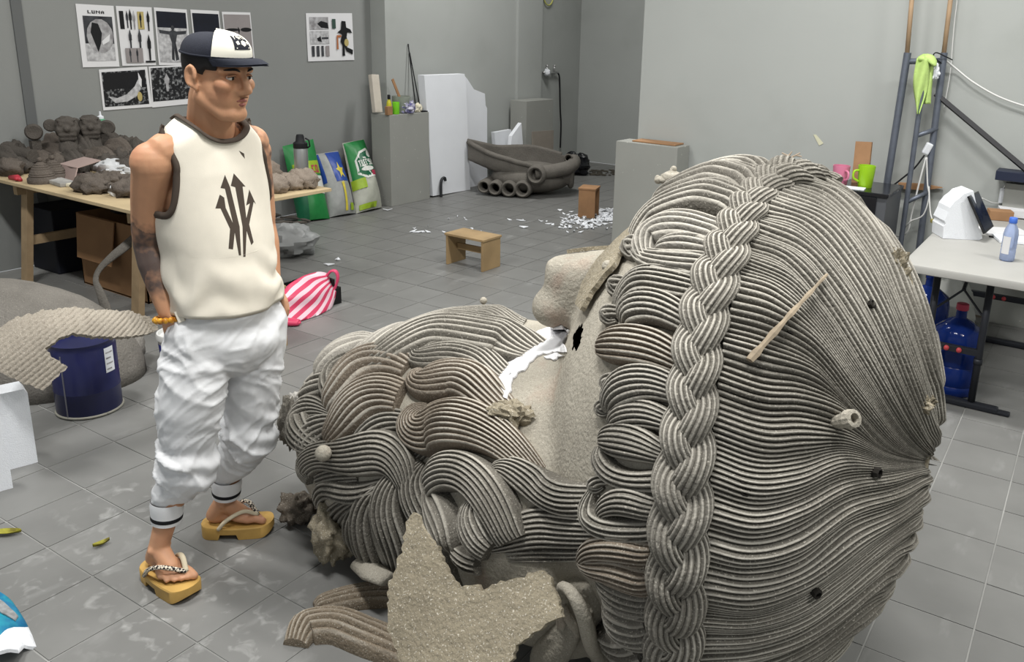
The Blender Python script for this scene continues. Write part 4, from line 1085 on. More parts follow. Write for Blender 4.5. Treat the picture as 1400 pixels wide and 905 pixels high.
# ---- wooden clogs
m_clog = mat('clog_wood', srgb(196, 158, 88), .5, noise_amt=.2, noise_scale=14, bump=.1, bump_scale=60)
m_strap = mat('strap_cord', srgb(208, 196, 170), .8, bump=.3, bump_scale=300)
m_strap2 = mat('strap_pattern', srgb(206, 196, 180), .8)
nt = m_strap2.node_tree; ck = nt.nodes.new('ShaderNodeTexChecker'); ck.inputs['Scale'].default_value = 130; ck.inputs['Color1'].default_value = (*srgb(34, 30, 34), 1); ck.inputs['Color2'].default_value = (*srgb(214, 204, 186), 1)
tcn = nt.nodes.new('ShaderNodeTexCoord'); nt.links.new(tcn.outputs['Object'], ck.inputs['Vector']); nt.links.new(ck.outputs['Color'], nt.nodes['Principled BSDF'].inputs['Base Color'])
for (g0, f, s_, inn) in (FTR, FTL):
    base_ = np.array([g0[0], g0[1], 0.]); L0, L1 = -.078, .168
    def outl(x):
        e = (x-L0)/(L1-L0); w = .040+.012*math.sin(e*math.pi*.9)+.006*e
        if e < .12: w *= math.sqrt(max(.02, 1-((.12-e)/.12)**2*.9))
        if e > .86: w *= math.sqrt(max(.02, 1-((e-.86)/.14)**2*.97))
        return w
    xs = np.linspace(L0, L1, 40); sole = MB(); R = []
    for x in xs:
        w = outl(x); e = (x-L0)/(L1-L0)
        under = .0 if e < .27 else (.0 if e > .52 else .020)
        if e > .8: under = .022*((e-.8)/.2)**2
        under = under if not (.27 <= e <= .52) else .020
        top_ = CLOG+.004*((e-.5)*2)**2
        R.append([base_+f*x+s_*w*.94+np.array([0, 0, top_]), base_+f*x+s_*w+np.array([0, 0, top_-.004]), base_+f*x+s_*w*.97+np.array([0, 0, under+.001]), base_+f*x-s_*w*.97+np.array([0, 0, under+.001]), base_+f*x-s_*w+np.array([0, 0, top_-.004]), base_+f*x-s_*w*.94+np.array([0, 0, top_])])
    sole.rings(R); so = sole.build('clog_sole', m_clog, MAN, smooth=True, angle=40)
    toe = base_+f*.118+s_*inn*.0175+np.array([0, 0, CLOG+.030])
    MB().tube([toe+np.array([0, 0, -.03]), toe], .0035, 8).build('toe_post', m_strap, so)
    for k in (-1, 1):
        pth = crs([toe, base_+f*.075+s_*k*.034+np.array([0, 0, CLOG+.056]), base_+f*.02+s_*k*.050+np.array([0, 0, CLOG+.034]), base_+f*-.012+s_*k*.049+np.array([0, 0, CLOG-.002])], 22)
        MB().tube(pth, .0085, 10, flat=.8).build('clog_strap', m_strap2 if k == -inn else m_strap, so, smooth=True)
# ---- bead bracelet
m_bead = mat('amber_bead', srgb(214, 158, 40), .2, noise_amt=.45, noise_scale=60, col2=srgb(150, 84, 22), coat=.4)
ax_ = nrm(WR-ER); a_ = nrm(np.cross(ax_, tl)); b_ = np.cross(ax_, a_); bc = WR+ax_*.022
first = MB().tube([bc+.034*(math.cos(q)*a_+math.sin(q)*b_*.95) for q in np.linspace(0, 2*math.pi, 33)], .0015, 5).build('bracelet', m_bead, MAN)
for q in np.linspace(0, 2*math.pi, 15, endpoint=False):
    MB().ball(bc+.0385*(math.cos(q)*a_+math.sin(q)*b_*.95)+ax_*.008*math.cos(q), .0105, 12).build('bead', m_bead, first, smooth=True)
# ------------------------------------------------------------------ prints on the left wall
m_paper = mat('paper', srgb(214, 214, 216), .8)
m_pd = mat('print_dark', srgb(30, 31, 36), .7, col2=srgb(66, 68, 72), noise_scale=14, detail=8)
m_pk = mat('print_black', srgb(18, 19, 22), .7)
m_pn = mat('print_navy', srgb(20, 24, 38), .7, noise_amt=.4, noise_scale=10)
m_pg = mat('print_grey', srgb(128, 126, 128), .7, col2=srgb(176, 176, 178), noise_scale=22, detail=8)
m_pl = mat('print_light', srgb(196, 196, 198), .7, col2=srgb(150, 150, 152), noise_scale=30, detail=8)
m_pt = mat('print_taupe', srgb(142, 136, 136), .7, noise_amt=.08, noise_scale=6)
m_po = mat('print_ochre', srgb(176, 160, 104), .7); m_pr = mat('print_rust', srgb(168, 104, 66), .7); m_pgn = mat('print_green', srgb(52, 74, 66), .7)
m_sp = mat('print_speckle', srgb(20, 21, 24), .7, col2=srgb(150, 152, 154), noise_scale=46, detail=10)
for n_ in m_sp.node_tree.nodes:
    if n_.type == 'MAP_RANGE': n_.inputs['From Min'].default_value = .5; n_.inputs['From Max'].default_value = .72
def rect(a, b, c, d): return [(a, b), (c, b), (c, d), (a, d)]
def ellp(cx, cy, rx, ry, n=14, rot=0): return [(cx+rx*math.cos(t)*math.cos(rot)-ry*math.sin(t)*math.sin(rot), cy+rx*math.cos(t)*math.sin(rot)+ry*math.sin(t)*math.cos(rot)) for t in np.linspace(0, 2*math.pi, n, endpoint=False)]
def poster(corners, label, prints, text=None):
    c = [X(u, v, XL+.004) for u, v in corners]; nx = np.array([1, 0, 0.])
    def P(s_, t_, h): return (c[0]*(1-s_)+c[1]*s_)*(1-t_)+(c[3]*(1-s_)+c[2]*s_)*t_+nx*h
    lo = np.min(c, 0); root = thing('wall_print', (XL, (c[0][1]+c[1][1])/2, lo[2]), label, 'print', 'printed sheets pinned on the left wall')
    g = MB(); curl = lambda s_, t_: .002+.006*max(0, t_-.8)*abs(s_-.5)*4
    G_ = [[P(s_, t_, curl(s_, t_)) for s_ in np.linspace(0, 1, 7)] for t_ in np.linspace(0, 1, 7)]
    g.grid(G_); sh_ = g.build('sheet', m_paper, root); md = sh_.modifiers.new('t', 'SOLIDIFY'); md.thickness = .0012; md.offset = -1
    for k, (poly, mt) in enumerate(prints):
        n = len(poly); h = .0045+.0006*k
        MB().add([P(x, y, h) for x, y in poly], [tuple(range(n))]).build('printed_image', mt, sh_)
    if text:
        tx, x0, x1, y0, y1 = text; letters(MB(), tx, lambda x, y: P(x, y, .0045), x0, x1, y0, y1).build('printed_title', m_pk, sh_)
FIG = lambda x, y, h: [(x-.03*h*3, y), (x+.0*h, y-.12*h*2), (x+.09*h, y), (x+.16*h, y+.16*h), (x+.14*h, y+.5*h), (x+.09*h, y+.5*h), (x+.07*h, y+1.1*h), (x-.07*h, y+1.1*h), (x-.09*h, y+.5*h), (x-.15*h, y+.5*h), (x-.16*h, y+.16*h)]
poster([(103, 5), (155, 8), (163, 91), (113, 92)], 'white printed sheet titled LUNA with a dark drop-shaped drawing', [(rect(.14, .18, .92, .62), m_pd), (rect(.14, .62, .92, .9), m_pl), (ellp(.55, .5, .36, .28), m_pg), ([(.36, .28), (.52, .3), (.6, .45), (.55, .62), (.46, .76), (.38, .6), (.3, .44)], m_pk), ([(.58, .58), (.74, .5), (.82, .46), (.78, .58), (.6, .64)], m_paper)], ('LUNA', .28, .72, .14, .09))
poster([(158, 8), (207, 10), (213, 89), (167, 90)], 'white printed sheet with rows of small dark standing figures', [(rect(.06, .08, .18, .38), m_pk), (FIG(.27, .12, .22), m_pd), (FIG(.36, .10, .26), m_pk), (FIG(.46, .12, .24), m_pg), (rect(.56, .08, .74, .38), m_po), (FIG(.64, .13, .2), m_pk), (FIG(.86, .12, .26), m_pk), (FIG(.3, .44, .26), m_pd), (FIG(.57, .44, .30), m_pd), (FIG(.83, .54, .34), m_pk), (rect(.12, .70, .62, .95), m_pt), (rect(.68, .92, .98, .95), m_pk), (FIG(.25, .74, .18), m_pd), (FIG(.45, .74, .18), m_pd)])
poster([(210, 10), (255, 13), (262, 89), (217, 89)], 'white printed sheet with one figure stretching its arms sideways under a dark sky', [(rect(.05, .06, .95, .34), m_pn), (rect(.05, .34, .95, .95), m_pl), ([(.08, .38), (.4, .40), (.5, .37), (.6, .40), (.92, .38), (.9, .44), (.62, .46), (.56, .60), (.62, .9), (.52, .92), (.5, .7), (.48, .92), (.40, .9), (.44, .6), (.38, .46), (.1, .44)], m_pd), (ellp(.5, .34, .05, .045), m_pd)])
poster([(260, 13), (299, 15), (306, 88), (268, 88)], 'printed sheet filled with dark navy night sky behind the cap', [(rect(.04, .06, .96, .95), m_pn), (ellp(.4, .42, .05, .02), m_pg)])
poster([(303, 16), (342, 17), (348, 82), (310, 84)], 'taupe printed sheet with a thin dark propeller-shaped object', [(rect(.04, .05, .96, .95), m_pt), (ellp(.78, .36, .2, .045), m_pk), (ellp(.3, .36, .24, .03), m_pk), ([(.5, .30), (.56, .36), (.52, .46), (.48, .36)], m_pk)])
poster([(135, 95), (201, 91), (208, 146), (141, 151)], 'landscape printed sheet with a pale curved boat on black', [(rect(.04, .07, .94, .92), m_sp), (rect(.06, .1, .92, .5), m_pk), ([(.12, .66), (.3, .72), (.5, .64), (.68, .46), (.76, .3), (.80, .3), (.8, .52), (.7, .7), (.5, .82), (.25, .84)], m_pl), ([(.78, .12), (.84, .3), (.82, .5), (.77, .4)], m_paper), (ellp(.76, .72, .05, .12), m_po)])
poster([(203, 91), (264, 88), (270, 141), (208, 147)], 'landscape printed sheet with a pale figure in speckled black foliage', [(rect(.03, .04, .97, .86), m_sp), (FIG(.36, .26, .34), m_pg), (ellp(.75, .4, .13, .22), m_sp)])
poster([(418, 18), (481, 18), (484, 82), (421, 84)], 'square printed sheet with small photos beside a tall dark sculpture', [(rect(.06, .08, .46, .34), m_pg), ([(.22, .22), (.3, .16), (.44, .2), (.46, .32), (.3, .3)], m_pk), (rect(.06, .37, .46, .64), m_pl), ([(.2, .52), (.28, .48), (.3, .6), (.22, .58)], m_pk), (rect(.3, .5, .44, .54), m_pd), (rect(.08, .68, .14, .9), m_pd), (rect(.18, .68, .24, .9), m_pd), (rect(.28, .68, .33, .9), m_pd), (rect(.37, .68, .45, .9), m_pt), (rect(.53, .12, .61, .32), m_pgn), ([(.74, .16), (.83, .17), (.84, .3), (.93, .34), (.97, .42), (.86, .40), (.84, .5), (.86, .6), (.84, .72), (.97, .78), (.96, .88), (.82, .80), (.78, .70), (.79, .9), (.73, .9), (.74, .68), (.70, .6), (.74, .44), (.64, .40), (.72, .34)], m_pk), ([(.62, .46), (.72, .46), (.72, .50), (.65, .51), (.65, .76), (.61, .76)], m_pr), (ellp(.83, .62, .05, .08), m_po)])

# ------------------------------------------------------------------ plinths and what stands on and by them
m_pl1 = mat('plinth_paint', srgb(150, 151, 146), .75, noise_amt=.06, noise_scale=3, bump=.06, bump_scale=40)
add_mix(m_pl1, srgb(205, 203, 196), 34, .72, .76, .8, detail=2, seed=2)
m_foam = mat('white_foam', srgb(232, 235, 240), .85, bump=.25, bump_scale=220, noise_amt=.03, noise_scale=5)
m_wood = mat('plywood', srgb(168, 142, 104), .6, noise_amt=.25, noise_scale=5, bump=.05, bump_scale=50)
m_wood2 = mat('plywood_pale', srgb(196, 176, 140), .7, noise_amt=.2, noise_scale=4)
m_brw = mat('brown_board', srgb(160, 122, 88), .7, noise_amt=.2, noise_scale=9)
def slab(name, a, b, mt, label, cat, group=None, bev=.004, **k): return MB().span(a, b, bev).base(name, mt, label, cat, group, **k)
slab('plinth', (-6.30, 6.17, 0), (-6.045, 6.745, .925), m_pl1, 'grey painted plinth beside the feed sacks with bottles and rags on top', 'plinth')
slab('plinth', (-6.24, 8.44, 0), (-6.0, 9.03, .955), m_pl1, 'grey painted plinth standing behind the clay boat with a torn top', 'plinth')
slab('plinth', (-3.297, 5.88, 0), (-2.754, 6.10, .965), m_pl1, 'grey painted plinth against the pale wall beyond the head, board on top', 'plinth')
slab('thin_board', (-3.18, 5.93, .966), (-2.80, 6.09, .978), m_brw, 'thin brown board lying on the plinth by the pale wall', 'board')
# plinth top still life
zt = .926
def onp(u, x): p = X(u, 150, x); return np.array([x, p[1], zt])
mb = MB(); p = onp(516, -6.22); mb.bar(p+np.array([0, 0, .012]), p+np.array([-.06, .02, .38]), .10, .05, up=(1, 0, 0), bev=.006)
mb.base('plaster_block', mat('plaster_block', srgb(200, 192, 180), .9, noise_amt=.1, noise_scale=12), 'tall pale plaster block leaning in the corner on the plinth', 'block')
p = onp(532, -6.10); r_ = thing('glue_bottle', p, 'small yellow bottle with black cap on the plinth', 'bottle')
MB().lathe([(.022, .0), (.026, .005), (.026, .10), (.022, .125), (.012, .145), (.012, .155)], p+np.array([0, 0, .0]), 16).build('bottle_body', mat('yellow_plastic', srgb(196, 190, 50), .4), r_, smooth=True, angle=50)
MB().lathe([(.014, .15), (.015, .153), (.015, .19), (.012, .195)], p, 14).build('bottle_cap', m_pk, r_, smooth=True, angle=50)
MB().lathe([(.0265, .03), (.0268, .032), (.0268, .075), (.0265, .077)], p, 16, cap=False).build('bottle_label', mat('kraft', srgb(70, 64, 30), .7), r_, smooth=True)
p = onp(532, -6.055+.0); p[0] = -6.07; p = np.array([-6.068, X(531, 150, -6.068)[1]+.005, zt])
slab('kraft_box', p+np.array([-.0, -.035, 0])+np.array([-.02, 0, 0]), p+np.array([.02, .035, .085]), m_brw, 'small brown cardboard box in front of the yellow bottle', 'box')
p = np.array([-6.085, X(540.5, 150, -6.085)[1]+.01, zt])
mb = MB().lathe([(.0, .0), (.030, .0), (.034, .006), (.036, .12), (.033, .12), (.031, .008), (.0, .006)], p, 20, cap=False); mb.base('plastic_cup', mat('lime_plastic', srgb(130, 216, 50), .35), 'lime green plastic cup beside the yellow bottle on the plinth', 'cup', smooth=True, angle=50)
p = np.array([-6.14, X(549, 150, -6.14)[1], zt]); r_ = thing('mixing_tub', p, 'cloudy plastic tub with a stirring stick on the plinth', 'tub')
MB().lathe([(.0, .0), (.07, .0), (.085, .02), (.095, .17), (.09, .17), (.08, .02), (.0, .008)], p, 24, cap=False).build('tub', mat('cloudy_plastic', srgb(150, 156, 146), .4, noise_amt=.2, noise_scale=20), r_, smooth=True, angle=50)
MB().bar(p+np.array([.02, .02, .03]), p+np.array([-.02, -.10, .34]), .03, .008, up=(1, 0, 0)).build('stirring_stick', m_brw, r_)
def rag(c, rx, ry, rz, mt, name, label, cat, seed=0., amt=.6, group=None, n=34):
    mb = MB(); t = MB().ball((0, 0, 0), 1, n)
    def fn(p):
        k = 1+amt*(abs(noise.noise(Vector(p*1.7+np.array([seed, 0, 0]))))*1.4-.35)+amt*.35*noise.noise(Vector(p*4.5+np.array([0, seed, 0])))
        q = p*np.array([rx, ry, rz])*k; return np.array(c)+np.array([q[0], q[1], max(0., q[2]+rz*.8)])
    t.xform(fn); return t.base(name, mt, label, cat, group, smooth=True, angle=35)
p = np.array([-6.075, X(559, 150, -6.075)[1], zt]); rag(p, .05, .085, .065, mat('print_rag', srgb(206, 204, 214), .9, col2=srgb(70, 68, 130), noise_scale=26), 'crumpled_rag', 'crumpled white and violet rag on the plinth', 'rag', 2.)
p = np.array([-6.10, X(571, 150, -6.10)[1], zt]); rag(p, .035, .05, .05, mat('paper_scrap', srgb(216, 210, 190), .9), 'paper_scrap', 'crumpled cream paper between the rag and the rods', 'paper scrap', 5.)
slab('dark_trowel', (-6.16, 6.655, zt), (-6.05, 6.735, zt+.012), m_pk, 'flat dark trowel blade on the plinth edge', 'trowel', bev=.002)
for k, (a, b_, lb) in enumerate((((558, 60), (569, 148), 'thin dark steel rod leaning on the wall, the longer of two'), ((560, 72), (575, 148), 'thin dark steel rod leaning on the wall, the shorter of two'))):
    MB().tube([X(a[0], a[1], -6.29), np.array([-6.15, X(b_[0], b_[1], -6.15)[1], zt+.003])], .006, 8).base('steel_rod', m_pk, lb, 'rod', 'rods on the plinth')
# white foam slabs
def wallpoly(poly, x, thick, ground=True):
    P = [X(u, v, x) for u, v in poly]
    if ground: P = [np.array([q[0], q[1], max(0., q[2])]) for q in P]
    return MB().prism(P, (-thick, 0, 0))
wallpoly([(580, 103), (635, 101), (637, 110), (643, 262), (592, 268)], -6.06, .09).base('foam_slab', m_foam, 'tall white foam slab leaning on the wall, next to the plinth', 'foam slab', 'foam slabs')
wallpoly([(633, 101), (639, 108), (648, 122), (663, 128), (664, 144), (666, 148), (666, 254), (643, 260)], -6.16, .09).base('foam_slab', m_foam, 'white foam slab with a stepped curved top edge leaning on the wall', 'foam slab', 'foam slabs')
MB().prism([X(676, 181, -6.14), X(699, 177, -6.14), X(703, 200, -6.12)*[1, 1, 0], X(682, 200, -6.12)*[1, 1, 0]], (-.05, 0, 0)).base('foam_offcut', m_foam, 'white foam offcut behind the clay boat, the squarish one', 'foam offcut', 'foam offcuts')
MB().prism([X(700, 186, -5.93), X(713, 168, -5.93), X(719, 205, -5.90)*[1, 1, 0], X(694, 205, -5.90)*[1, 1, 0]], (-.05, 0, 0)).base('foam_offcut', m_foam, 'white foam offcut behind the clay boat, the pointed one', 'foam offcut', 'foam offcuts')
MB().prism([X(728, 180, -5.99), X(757, 178, -5.99), X(757, 205, -5.95)*[1, 1, 0], X(729, 205, -5.95)*[1, 1, 0]], (-.012, 0, 0)).base('cardboard_sheet', mat('grey_card', srgb(146, 138, 128), .85, noise_amt=.12, noise_scale=8), 'grey-brown cardboard sheet leaning on the plinth behind the boat', 'cardboard')
# curved pipe fitting at the foot of the first plinth
pb = np.array([-6.0, X(594, 265, -6.0)[1], 0]); pb = Z(595, 268); pb[0] = max(pb[0], -6.02)
MB().tube(crs([pb, pb+[0, 0, .12], pb+[0, .015, .19], pb+[0, .06, .205], pb+[0, .075, .17]], 18), .016, 10).base('pipe_hook', mat('dark_metal', srgb(60, 62, 64), .5, .5), 'short dark hooked pipe standing at the foot of the plinth', 'pipe', smooth=True)
# tap, hose and cable ring in the recess
xr = -6.42
q = X(748, 99, xr); r_ = thing('wall_tap', q, 'chrome twin wall tap wrapped with white cloth above a hanging hose', 'tap')
m_chr = mat('chrome', (.6, .6, .6), .3, .9)
mb = MB(); a = X(743, 99, xr+.05); b_ = X(763, 99, xr+.05); mb.tube([a, b_], .014, 10); mb.ball(X(748, 90, xr+.05), .018, 10); mb.ball(X(758, 90, xr+.05), .018, 10)
mb.tube([X(748, 99, xr+.05), X(748, 91, xr+.05)], .01, 8); mb.tube([X(758, 99, xr+.05), X(758, 89, xr+.05)], .01, 8); mb.tube([a, X(743, 99, xr)], .014, 8); mb.tube([X(755, 99, xr+.05), X(755, 99, xr)], .014, 8)
mb.build('tap_body', m_chr, r_, smooth=True)
blob(MB(), X(748, 99, xr+.07), .045, (1, 1, 1), .3, 3., 2.).build('cloth_wrap', m_foam, r_, smooth=True)
MB().tube(crs([X(763, 100, xr+.045), X(765, 108, xr+.04), X(766, 150, xr+.03), X(767, 170, xr+.035), X(766, 202, xr+.03)], 24), .011, 8).base('hose', m_pk, 'black hose hanging down from the wall tap', 'hose', smooth=True)
c = X(750, -4, xr+.03); MB().tube([c+np.array([0, .10*math.cos(t), .10*math.sin(t)]) for t in np.linspace(0, 2*math.pi, 40)], .009, 8).base('cable_ring', mat('yellow_cable', srgb(196, 196, 110), .5), 'pale yellow cable loop hanging high on the recess wall', 'cable', smooth=True)
# trash bag and swept debris
p = Z(788, 238); rag(p, .19, .17, .15, mat('black_plastic', srgb(16, 17, 22), .28, bump=.3, bump_scale=30), 'trash_bag', 'crumpled black trash bag by the recess corner', 'trash bag', 3., .45)
dbm = mat('swept_dirt', srgb(70, 66, 58), .95)
mb = MB()
for k in range(40):
    q = Z(rnd.uniform(806, 846), rnd.uniform(233, 240)); blob(mb, q+[0, 0, .006], rnd.uniform(.01, .035), (1.4, 1, .4), .4, 3, k, 8)
mb.base('swept_debris', dbm, 'low strip of dark swept debris along the recess floor', 'debris', kind='stuff')

# ------------------------------------------------------------------ clay boat
m_boat = clay('grey_clay', srgb(112, 108, 102), .12, 11., fleck=.15)
bc_ = Z(712, 262); bx = nrm(RH*1.0+FH*.12); by = np.array([-bx[1], bx[0], 0.])
BOAT = thing('clay_boat', bc_*[1, 1, 0], 'grey clay boat-shaped tub resting on hollow clay pipes', 'clay boat')
def hull(inner):
    G_ = []; off = .035 if inner else 0.
    for s_ in np.linspace(0, 1, 44):
        x = -.60+1.16*s_
        wd = (.31*math.sin(min(1, s_*1.55)*math.pi/2)**.8)*(1-.25*max(0, s_-.7)/.3)-off
        wd = max(.01, wd)
        rn = .40+.15*(1-s_)**2.2-.05*math.sin(s_*math.pi)-.10*max(0, (s_-.45)/.55)                   # near rim
        rf = .43+.13*(1-s_)**2.2+.05*math.sin(max(0, s_-.3)/.7*math.pi)**2-.04*s_
        bt_ = .10+.26*(1-s_)**2.2+off
        row = []
        for t_ in np.linspace(0, math.pi, 28):
            y = -wd*np.sign(math.cos(t_))*abs(math.cos(t_))**.75; e = math.sin(t_)**.5; top_ = rn if t_ < math.pi/2 else rf; z = top_-(top_-bt_)*e+.012*fbm((x*2, y*3+1, t_), 3, 3)
            row.append(bc_*[1, 1, 0]+bx*(x+(.03 if inner else 0)*(1-s_))+by*y+np.array([0, 0, z]))
        G_.append(row)
    return G_
o_ = hull(False); i_ = hull(True); mb = MB(); mb.grid(o_); mb.grid(i_, flip=True)
for k in (0, -1):
    mb.grid([[r[k] for r in o_], [r[k] for r in i_]])
mb.grid([o_[-1], i_[-1]]); mb.grid([o_[0], i_[0]]); mb.build('hull', m_boat, BOAT, smooth=True, angle=50)
bp = lambda x, y, z: bc_*[1, 1, 0]+bx*x+by*y+np.array([0, 0, z])
MB().tube(crs([r[0] for r in o_[::4]], 40), .028, 10).build('rim_near', m_boat, BOAT, smooth=True)
MB().tube(crs([r[-1] for r in o_[::4]], 40), .030, 10).build('rim_far', m_boat, BOAT, smooth=True)
MB().tube(crs([o_[-1][k] for k in (0, 7, 14, 20, 27)], 24), .03, 10).build('rim_end', m_boat, BOAT, smooth=True)
MB().tube(crs([bp(.14, -.34, .28), bp(.33, -.33, .30), bp(.52, -.24, .33), bp(.60, -.05, .36), bp(.58, .12, .38)], 30), [.075]*26+[.07, .06, .05, .04], 14).build('side_roll', m_boat, BOAT, smooth=True)
def pipe(p0, p1, r, name='clay_pipe'):
    d = nrm(np.array(p1)-np.array(p0)); L = np.linalg.norm(np.array(p1)-np.array(p0))
    MB().lathe([(r*.6, .10), (r*.62, .0), (r*.8, -.012), (r, .004), (r*1.03, .05), (r*.97, L), (.001, L+.02)], p0, 20, d, cap=False).build(name, m_boat, BOAT, smooth=True, angle=60)
for k, (x, y, z, r) in enumerate(((-.42, -.27, .10, .075), (-.30, -.33, .095, .08), (-.15, -.37, .095, .09), (.0, -.40, .10, .095))):
    pipe(bp(x, y, z), bp(x+.16, y+.55, z), r)
pipe(bp(.14, -.44, .27), bp(.2, -.28, .27), .105)
MB().ball(bp(.12, -.04, .18), 1, 28, (.46, .33, .175), M=np.stack([bx, by, (0, 0, 1)], 1)).build('keel', m_boat, BOAT, smooth=True)
pipe(bp(.52, -.16, .42), bp(.56, .05, .36), .05)

# ------------------------------------------------------------------ low wooden stools
def stool(origin, rz, lx, ly, h, label, mt=None):
    mt = mt or m_wood
    r_ = thing('step_stool', origin, label, 'stool', 'low plywood stools', rz=rz)
    for x in (.012, lx-.012): MB().box((x, ly/2, (h-.018)/2), (.018, ly, h-.018), bev=.002).build('side_panel', mt, r_, local=True)
    MB().box((lx/2, ly/2, h-.009), (lx+.012, ly+.012, .018), bev=.003).build('seat_board', mt, r_, local=True)
    MB().box((lx/2, ly*.55, h*.52), (lx-.045, .016, h*.2), bev=.002).build('stretcher', mt, r_, local=True)
    return r_
hA = Y(611, 318, 4.88)[2]
stool((-4.21, 4.87, 0), 0, .37, .22, hA, 'low plywood step stool standing alone on the open tiles')
pB = Z(790, 297); pB2 = Z(813, 299); aB = math.atan2(pB2[1]-pB[1], pB2[0]-pB[0])
stool((pB[0]+.17*math.cos(aB), pB[1]+.17*math.sin(aB), 0), aB+math.pi/2, .20, .17, .30, 'low plywood stool among white foam crumbs', mat('plywood_red', srgb(168, 128, 92), .6, noise_amt=.25, noise_scale=6))
pC = Z(391, 470); stool((pC[0]-.31, pC[1]-.23, 0), 0, .34, .22, .36, 'low plywood stool half hidden behind the man beside the striped bag', m_wood)
# foam crumbs
mb = MB()
def flake(q, s_, k):
    a = rnd.uniform(0, 6.28); l = s_*rnd.uniform(.6, 1.8); w_ = s_*rnd.uniform(.4, .9); d = np.array([math.cos(a), math.sin(a), 0]); e_ = np.array([-d[1], d[0], 0])
    z0 = rnd.uniform(.002, .02); z1 = rnd.uniform(.002, .02)
    P = [q+d*l+[0, 0, z0], q+e_*w_+[0, 0, .002], q-d*l+[0, 0, z1], q-e_*w_*.8+[0, 0, .004]]
    mb.prism(P, (0, 0, .006))
for k in range(150):
    u = rnd.gauss(804, 22); v = rnd.gauss(303, 6)
    if u < 842: flake(Z(u, max(289, v)), .022, k)
for k in range(110): flake(Z(rnd.uniform(818, 842), rnd.uniform(286, 303)), .02, k)
for k in range(16): flake(Z(rnd.uniform(560, 780), rnd.uniform(295, 322)), .014, k)
for u, v in ((565, 317), (572, 318), (578, 318), (585, 318), (450, 363), (462, 356), (712, 302), (530, 288), (716, 312), (645, 320)): flake(Z(u, v), .03, 1)
mb.base('foam_crumbs', m_foam, 'white foam crumbs scattered on the tiles around the small stool', 'foam crumbs', kind='stuff')

# ------------------------------------------------------------------ feed sacks against the left wall
def sack(name, quad, xb, xt, th, base_m, panels, label):
    bl, br, tr, tl_ = quad
    C4 = [Z(*bl)*[1, 1, 0], Z(*br)*[1, 1, 0], X(*tr, xt), X(*tl_, xt)]
    for k in (0, 1): C4[k][0] = max(C4[k][0], xb)
    ctr = (C4[0]+C4[1])/2; root = thing(name, ctr, label, 'sack', 'feed sacks against the wall')
    e1 = nrm(C4[1]-C4[0]); e2 = nrm((C4[3]+C4[2])/2-(C4[0]+C4[1])/2); nn_ = np.cross(e1, e2); nn_ = nn_ if nn_[0] > 0 else -nn_
    def S(s_, t_, side):
        p = (C4[0]*(1-s_)+C4[1]*s_)*(1-t_)+(C4[3]*(1-s_)+C4[2]*s_)*t_
        b_ = (max(0., math.sin(math.pi*min(1, max(0, s_))))**.55)*(max(0., math.sin(math.pi*min(1., max(0., .03+t_*.97))))**.5)*(1-.45*t_)
        cr = .018*noise.noise(Vector((s_*4+len(label), t_*5, 2)))+.01*noise.noise(Vector((s_*11, t_*13+len(label), 2)))
        p = p+nn_*(side*th*b_+cr*b_); p[2] = max(0.001, p[2]); return p
    mb = MB()
    for sd in (1, -.35): mb.grid([[S(s_, t_, sd) for s_ in np.linspace(0, 1, 18)] for t_ in np.linspace(0, 1, 24)], flip=sd < 0)
    body_ = mb.build('sack_body', base_m, root, smooth=True)
    for k, (poly, mt) in enumerate(panels):
        g = MB(); patch(g, [(a*100, b_*100) for a, b_ in poly], lambda u, v: (S(u/100, v/100, 1)+nn_*(.003+.0012*k), nn_), .0015, 6); g.build('sack_print', mt, body_, smooth=True, angle=60)
    return body_, S, nn_
mw = lambda n, c: mat('sack_'+n, c, .42, noise_amt=.15, noise_scale=18)
mgrn = mw('green', srgb(36, 122, 62)); mlim = mw('lime', srgb(150, 178, 48)); mdg = mw('darkgreen', srgb(22, 92, 62)); mblu = mw('blue', srgb(38, 70, 150)); mgry = mw('grey', srgb(150, 152, 150)); mwht = mw('white', srgb(214, 216, 210)); mred = mw('crimson', srgb(170, 52, 80)); mylw = mw('yellow', srgb(206, 190, 70)); mprp = mw('purple', srgb(72, 48, 96)); mclr = mw('clear', srgb(168, 170, 158))
def word(S, nn_, root, text, x0, x1, y0, y1, mt): letters(MB(), text, lambda x, y: S(x, y, 1)+nn_*.008, x0, x1, y0, y1).build('sack_lettering', mt, root)
r_, S, nn_ = sack('feed_sack', [(408, 304), (451, 299), (428, 190), (386, 200)], -6.25, -6.44, .15, mgrn, [(rect(.1, .55, .95, .72), mlim), (rect(.35, .3, .95, .52), mwht), (rect(.0, .0, .3, .45), mdg)], 'green feed sack half hidden behind the steel flask')
word(S, nn_, r_, 'CO', .62, .86, .56, .66, mred)
r_, S, nn_ = sack('feed_sack', [(449, 298), (487, 292), (462, 206), (430, 211)], -6.2, -6.40, .16, mgry, [(rect(.36, .48, .98, .98), mblu), (rect(.0, .5, .10, .98), mblu), ([(.56, .70), (.62, .8), (.66, .7), (.8, .69), (.70, .63), (.74, .53), (.64, .58), (.54, .53), (.58, .63), (.48, .68)], mylw), (rect(.9, .12, .99, .8), mprp), (rect(.50, .04, .58, .46), mylw), (rect(.7, .04, .85, .14), mlim)], 'blue and grey feed sack with a yellow star between two green sacks')
